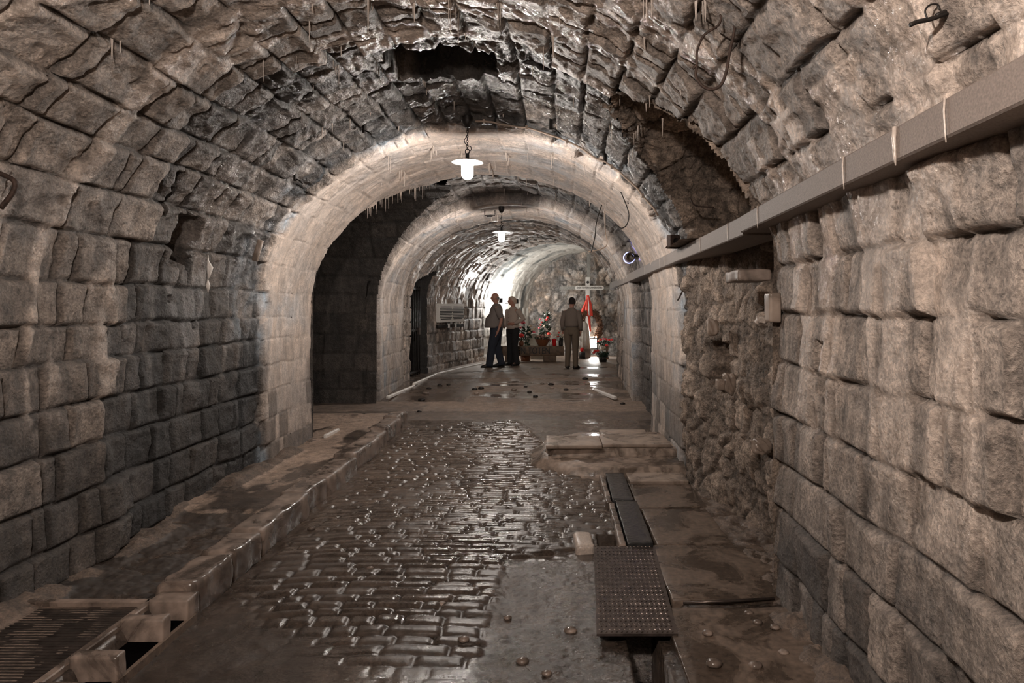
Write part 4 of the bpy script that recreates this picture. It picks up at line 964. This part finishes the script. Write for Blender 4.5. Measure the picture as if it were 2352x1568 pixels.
wy = 19.42; t = thing('wreath', 'brown dried wreath with red ribbon hung on the white cross', 'wreath', (X(1355, wy), wy, Z(750, wy)), .55)
bm = B(); torus(bm, (0, 0, 0), .36, .07, 'Y', 40, 10, 1.15)
for k in range(600):
    a = rg.uniform(0, 2 * PI); b = rg.uniform(0, 2 * PI); q_ = .36 + .09 * math.cos(b); c_ = Vector((q_ * math.cos(a), .075 * math.sin(b), q_ * math.sin(a) * 1.15)); leaves(bm, c_, (.015, .02, .015), 1, rg, .05)
link('leaf_ring', bm, M['wreath'], t, False)
def ribbon(pts, wd, mat):
    bm = B(); P_ = [Vector(p) for p in pts]; rows = []
    for i, p in enumerate(P_):
        w_ = wd[i] if isinstance(wd, list) else wd
        rows.append([bm.verts.new(p + Vector(q_)) for q_ in ((-w_ / 2, 0, 0), (0, -.012, 0), (w_ / 2, 0, 0), (w_ / 2, .005, 0), (0, -.006, 0), (-w_ / 2, .005, 0))])
    for a, b in zip(rows, rows[1:]):
        for k in range(6): bm.faces.new((a[k], a[(k + 1) % 6], b[(k + 1) % 6], b[k]))
    return bm
ry = wy - .12; t = thing('ribbon_bow', 'broad red ribbon with white border hanging from the white cross', 'ribbon', (X(1350, ry), ry, Z(680, ry)))
k_ = ry / 1568
def rp(px, py): return ((px - 1350) * k_, 0, (680 - py) * k_)
link('ribbon_tail', ribbon([rp(1350, 680), rp(1345, 696), rp(1339, 712), rp(1334, 722)], [.04, .07, .10, .10], 0), M['ribbon'], t)
link('ribbon_tail', ribbon([rp(1349, 678), rp(1348, 700), rp(1349, 725)], [.05, .10, .10], 0), M['ribbon'], t)
link('ribbon_tail', ribbon([rp(1351, 678), rp(1356, 700), rp(1357, 725)], [.05, .08, .12], 0), M['ribbon'], t)
link('ribbon_tail', ribbon([rp(1353, 725), rp(1354, 742), rp(1356, 761)], [.07, .06, .05], 0), M['ribbon'], t)
o = link('ribbon_border', ribbon([rp(1350, 682), rp(1352, 700), rp(1353, 724)], [.015, .03, .03], 0), M['white'], t); o.location.y = -.02
bouquet('carnation_pot', 'low bouquet of red and white flowers on the floor at far right', (X(1385, 17.4), 17.4, FZ), ([(.001, 0), (.09, 0), (.12, .14), (.11, .14), (.08, .02)], 'iron', 'pot'), [((0, 0, .17), (.17, .14, .13), 150, .055)],
        [((-.07, -.14, .30), .05, 'white'), ((-.03, -.14, .38), .045, 'white'), ((-.2, -.1, .27), .055, 'red'), ((-.13, -.12, .29), .045, 'red'), ((-.24, -.08, .23), .035, 'red'), ((.02, -.12, .36), .05, 'cream'), ((.08, -.12, .42), .05, 'red'), ((-.02, -.13, .33), .045, 'cream'), ((.03, -.12, .28), .04, 'white'), ((.1, -.12, .1), .035, 'terracotta')])
bouquet('carnation_row', 'row of red blooms in a trough against the wall at far right', (X(1388, 18.6), 18.6, FZ), ([(.001, 0), (.1, 0), (.12, .36), (.11, .36), (.08, .02)], 'wood', 'trough'), [((0, 0, .42), (.24, .1, .08), 80, .045)],
        [((-.18 + k * .075, -.1, .46 + .04 * math.sin(k) + k * .018), .042, 'red' if k != 2 else 'pink') for k in range(6)])
t = thing('floodlight', 'bright white floodlight standing low on the chapel floor right of the cross', 'floodlight', (X(1363, 19.35), 19.35, FZ), .1)
bm = B(); box(bm, (0, .05, .37), (.26, .09, .32), 0, .01, 1); link('lamp_housing', bm, M['iron'], t, False)
bm = B(); box(bm, (0, 0.0, .37), (.17, .012, .24)); link('lit_panel', bm, emis('white_light', (1, .97, .92), 130.0), t, False)
bm = B(); box(bm, (0, .105, .45), (.21, .012, .2)); link('added_rear_glow', bm, emis('added_rear_glow_white', (1, .97, .92), 220.0), t, False)  # glowing panel added on the back to brighten the end wall
bm = B(); tube(bm, [(-.12, .05, .0), (-.12, .05, .35)], .012, 6); tube(bm, [(.12, .05, .0), (.12, .05, .35)], .012, 6); link('stand', bm, M['iron'], t)
# floodlight on the left chapel wall, aimed at the wall
for k, (px, py, y, lb, pw) in enumerate(((1149, 690, 18.2, 'floodlight on the chapel wall partly hidden behind the man', 0), (1185, 692, 18.6, 'small floodlight on the chapel wall beside the woman', 0))):
    t = thing('wall_floodlight', lb, 'floodlight', (X(px, y), y, Z(py, y)), .6)
    bm = B(); box(bm, (0, 0, 0), (.11, .10, .12), 0, .01, 1); link('lamp_housing', bm, M['iron'], t, False)
    bm = B(); ball(bm, (0, .11, .05), .04, 2); link('lit_lamp', bm, emis('flood_light', (1, .98, .94), 1700.0 if k == 0 else 900.0), t, False)
    bm = B(); tube(bm, [(0, .05, -.03), (-.15, .30, -.05)], .012, 6); link('mounting_arm', bm, M['iron'], t)

# ------------------------------------------------------------------ people
def mat_cloth(name, col, rough=.85): return simple(name, col, rough, 0, .3, 120, .12)
def limb_mesh(chains):
    """one continuous surface grown from a joint skeleton (skin modifier)"""
    me = bpy.data.meshes.new('tmp'); vs = []; es = []; rad = []; ids = {}
    for ch in chains:
        prev = None
        for key, co, r_ in ch:
            if key not in ids: ids[key] = len(vs); vs.append(co); rad.append(r_)
            if prev is not None: es.append((prev, ids[key]))
            prev = ids[key]
    me.from_pydata(vs, es, []); o = bpy.data.objects.new('tmp', me); C.objects.link(o)
    md = o.modifiers.new('s', 'SKIN'); md.use_smooth_shade = True; o.modifiers.new('u', 'SUBSURF').levels = 1
    if not me.skin_vertices: me.attributes.new('s', 'FLOAT', 'POINT')
    for k, sv in enumerate(me.skin_vertices[0].data): sv.radius = (rad[k], rad[k]); sv.use_root = (k == 0)
    bpy.context.view_layer.update()
    m2 = bpy.data.meshes.new_from_object(o.evaluated_get(bpy.context.evaluated_depsgraph_get())); bpy.data.objects.remove(o)
    return m2
def V3(*a): return Vector(a)
def person(label, loc, rz, H, arms, legs, cols, build=1.0, hair='short', head_turn=0.0, skirt=False, lean=0.0, belly=0.0, flare=0.0, long_sleeve=True, tuck=True):
    """local frame: faces -Y, x to its left side; H standing height"""
    k = H / 1.75; t = thing('person', label, 'person', loc, rz)
    sh = .185 * build; hip = .10
    neck = V3(0, lean * .05, 1.49); head = V3(0, -.03 + lean * .03, 1.63)
    chains = [[('pel', V3(0, 0, .95), .12), ('bel', V3(0, -.01, 1.10), .115), ('che', V3(0, 0, 1.30), .13), ('nk0', V3(0, .0, 1.43), .07), ('nk', neck, .052), ('hd0', V3(0, -.02, 1.58), .07), ('hd', head, .085), ('hd2', V3(0, -.01, 1.69), .07)]]
    for s, (el, wr, hd) in zip((-1, 1), arms):
        shp = V3(s * sh, 0, 1.40); el = V3(*el); wr = V3(*wr); hd = V3(*hd); d = (hd - wr).normalized(); side = d.cross(V3(0, 1, .2)).normalized(); pal = wr + d * .07
        chains.append([('che', None, 0), (f'sh{s}', shp, .055), (f'el{s}', el, .042), (f'wr{s}', wr, .027), (f'pa{s}', pal, .033)])
        for f in range(4):
            o_ = side * (.027 - .018 * f); ln_ = (.075, .085, .08, .06)[f]
            chains.append([(f'pa{s}', None, 0), (f'f{s}{f}a', pal + o_ + d * .03, .009), (f'f{s}{f}b', pal + o_ + d * (.03 + ln_ * .5) , .0085), (f'f{s}{f}c', pal + o_ + d * (.03 + ln_ * .9) + V3(0, -.01, 0), .007)])
        chains.append([(f'wr{s}', None, 0), (f't{s}a', wr + d * .035 + side * .035, .011), (f't{s}b', wr + d * .08 + side * .05, .009)])
    for s, (kn, an, toe) in zip((-1, 1), legs):
        chains.append([('pel', None, 0), (f'hp{s}', V3(s * hip, 0, .88), .085), (f'kn{s}', V3(*kn), .058), (f'an{s}', V3(*an), .04), (f'to{s}', V3(*toe), .035)])
    for ch in chains:
        for q in range(len(ch)):
            if ch[q][1] is None: ch[q] = (ch[q][0], V3(0, 0, 0), 0)
    me = limb_mesh([[(a, b * k, c * k) for a, b, c in ch] for ch in chains]); me.materials.clear(); me.materials.append(M['skin'])
    body = bpy.data.objects.new('body', me); C.objects.link(body); body.parent = t
    R_ = Matrix.Rotation(head_turn, 3, 'Z'); hc = head
    # head: shaped skull with face, merged into the body mesh
    bm = B(); bm.from_mesh(me)
    st_ = len(bm.verts); ball(bm, (0, 0, 0), .1, 4, (.78, .98, 1.18)); bm.verts.ensure_lookup_table()
    for v in bm.verts[st_:]:
        p = v.co
        if p.z < 0 and p.y < .02: p.x *= 1 - .35 * min(1, -p.z / .12); 
        n_ = math.exp(-((p.x / .014) ** 2 + ((p.z + .012) / .022) ** 2)) * (p.y < 0); p.y -= .024 * n_
        for sx_ in (-1, 1): p.y += .012 * math.exp(-(((p.x - sx_ * .032) / .014) ** 2 + ((p.z - .012) / .012) ** 2)) * (p.y < 0)
        p.y -= .006 * math.exp(-((p.x / .03) ** 2 + ((p.z + .052) / .008) ** 2)) * (p.y < 0)
        for sx_ in (-1, 1): p.x += sx_ * .014 * math.exp(-(((p.y - .01) / .016) ** 2 + ((p.z + .005) / .025) ** 2)) * (p.x * sx_ > .04)
        v.co = (R_ @ p + hc) * k
    bm.to_mesh(me); bm.free()
    for pl in me.polygons: pl.use_smooth = True
    if hair:
        bm = B(); ball(bm, (0, 0, 0), .1, 4, (.84, 1.04, 1.22)); fr_ = {'short': -.035, 'bob': -.05, 'bald': .2}[hair]
        kill = [v for v in bm.verts if (v.co.y < -.035 and v.co.z < .055) or v.co.z < fr_ - .02 or (v.co.z < .0 and v.co.y < .0)]
        if hair == 'bald': kill = [v for v in bm.verts if not (v.co.z < .02 and v.co.z > -.045 and v.co.y > .01)]
        bmesh.ops.delete(bm, geom=kill, context='VERTS')
        for v in bm.verts:
            p = v.co.copy(); f = 1 + (.16 if hair == 'bob' else .03) * (1 if p.z < .08 else .6) + rg.uniform(-.02, .02); p = Vector((p.x * f, p.y * f, p.z * (1.03 if hair != 'bald' else 1))); v.co = (R_ @ p + hc) * k
        link('hair', bm, cols['hair'], t)
    # trousers
    bm = B()
    for s, (kn, an, toe) in zip((-1, 1), legs):
        hp = V3(s * hip, .0, .90); kn = V3(*kn); an = V3(*an)
        pts = [hp + V3(0, 0, .06), hp, hp.lerp(kn, .5), kn, kn.lerp(an, .5), an + V3(0, 0, .02), an + V3(0, -.005, -.035)]
        r_ = [(.085, .105), (.10, .12), (.092, .10), (.075 + flare * .3, .08), (.068 + flare * .6, .074 + flare * .6), (.062 + flare, .070 + flare), (.064 + flare, .075 + flare)]
        ring_loft(bm, [(p * k, V3(a * k * build, 0, 0), V3(0, b * k * build, 0)) for p, (a, b) in zip(pts, r_)][::-1], 20)
    ring_loft(bm, [(V3(0, 0, z) * k, V3(a * k * build, 0, 0), V3(0, b * k * build, 0)) for z, a, b in ((.82, .15, .10), (.88, .178, .118), (.95, .178, .122), (1.02, .165, .115), (1.06, .158, .112))], 24)
    link('trousers', bm, cols['trousers'], t)
    if tuck:
        bm = B(); ring_loft(bm, [(V3(0, 0, z) * k, V3(.166 * k * build, 0, 0), V3(0, .119 * k * build, 0)) for z in (1.015, 1.05)], 24, False); link('belt', bm, M['iron'], t)
    # top garment
    bm = B(); z0 = 1.03 if tuck else .93
    ring_loft(bm, [(V3(0, y_ - b * bl * .0, z) * k, V3(a * k * build, 0, 0), V3(0, b * k * build, 0)) for z, a, b, y_, bl in
        ((z0, .172, .125 + belly, -belly * .8, 1), (z0 + .05, .180, .130 + belly, -belly * .8, 1), (1.15, .172, .130 + belly * .8, -belly * .6, 1), (1.25, .178, .130, -belly * .2, 0), (1.35, .185, .125, .0, 0), (1.415, .165, .105, .005, 0), (1.46, .10, .08, .01, 0), (1.495, .062, .064, .01, 0))], 28)
    for s, (el, wr, hd) in zip((-1, 1), arms):
        shp = V3(s * (sh - .02), 0, 1.40); el = V3(*el); wr = V3(*wr)
        if long_sleeve: pts = [shp, shp.lerp(el, .5), el, el.lerp(wr, .5), wr]; r_ = [.078, .068, .06, .052, .042]
        else: pts = [shp, shp.lerp(el, .4), shp.lerp(el, .85)]; r_ = [.08, .076, .074]
        tube(bm, [p * k for p in pts], [x * k for x in r_], 14)
    link('shirt', bm, cols['shirt'], t)
    for s, (kn, an, toe) in zip((-1, 1), legs):
        an = V3(*an); toe = V3(*toe); d = (toe - an); d.z = 0; d.normalize(); sd = V3(-d.y, d.x, 0); zb = min(an.z, toe.z) - .05
        rows_ = [(-.075, .028, .03), (-.05, .04, .055), (.0, .045, .075), (.07, .045, .05), (.13, .048, .035), (.18, .04, .028), (.205, .015, .015)]
        bm = B(); ring_loft(bm, [((an + d * a + V3(0, 0, -an.z + max(0, an.z - .075) + h_)) * k, sd * w_ * k, V3(0, 0, h_) * k) for a, w_, h_ in rows_], 14); link('shoe', bm, cols['shoes'], t)
    return t
def pp(px, py): 
    y = 1568 * 1.4 / (py - 705); return (X(px, y), y, FZ - .004)
# man at left, walking to the left
person('grey-shirted balding man in dark jeans walking left before the bright chapel wall', pp(1140, 843), -PI / 2 + .18, 1.74,
       [((-.25, .05, 1.13), (-.27, -.05, .90), (-.27, -.08, .80)), ((.25, .10, 1.12), (.25, .02, .88), (.24, -.02, .78))],
       [((-.09, .02, .50), (-.10, .13, .08), (-.10, .0, .045)), ((.09, -.11, .50), (.10, -.17, .07), (.10, -.33, .04))],
       {'trousers': mat_cloth('dark_jeans', (.018, .022, .035)), 'shirt': mat_cloth('grey_shirt', (.20, .17, .155)), 'shoes': M['iron'], 'hair': M['grey']}, 1.22, 'bald', .15, belly=.06, long_sleeve=False, tuck=False)
w_ = person('woman in a cream blouse and black trousers standing with a hand on her waist', pp(1178, 839), -PI / 4 + .05, 1.66,
       [((-.26, .02, 1.15), (-.22, -.10, .96), (-.15, -.17, 1.0)), ((.30, .08, 1.18), (.17, -.12, 1.07), (.08, -.16, 1.06))],
       [((-.09, -.02, .50), (-.10, 0, .075), (-.11, -.14, .04)), ((.09, -.02, .50), (.11, .02, .075), (.13, -.13, .04))],
       {'trousers': mat_cloth('black_trousers', (.008, .007, .008)), 'shirt': mat_cloth('cream_blouse', (.42, .34, .29)), 'shoes': M['iron'], 'hair': mat_cloth('blonde_hair', (.55, .42, .33))}, .96, 'bob', -.5, belly=.02, flare=.02, tuck=False)
for z in (1.30, 1.21, 1.12, 1.03):
    bm = B(); ball(bm, (0, -.135 - (1.3 - z) * .12, z * .95), .009, 1); link('button', bm, M['ink'], w_)
person('man in a grey-brown sweater and khaki trousers seen from behind, facing the cross', pp(1313, 846), PI - .25, 1.63,
       [((-.225, .05, 1.13), (-.225, -.02, .94), (-.20, -.05, .87)), ((.225, .05, 1.13), (.225, -.02, .94), (.20, -.05, .87))],
       [((-.09, -.01, .50), (-.10, .02, .075), (-.14, -.12, .04)), ((.09, -.01, .50), (.10, .02, .075), (.15, -.12, .04))],
       {'trousers': mat_cloth('khaki_trousers', (.14, .105, .075)), 'shirt': mat_cloth('brown_sweater', (.19, .15, .125)), 'shoes': M['iron'], 'hair': mat_cloth('dark_hair', (.015, .01, .009))}, 1.0, 'short', .6)
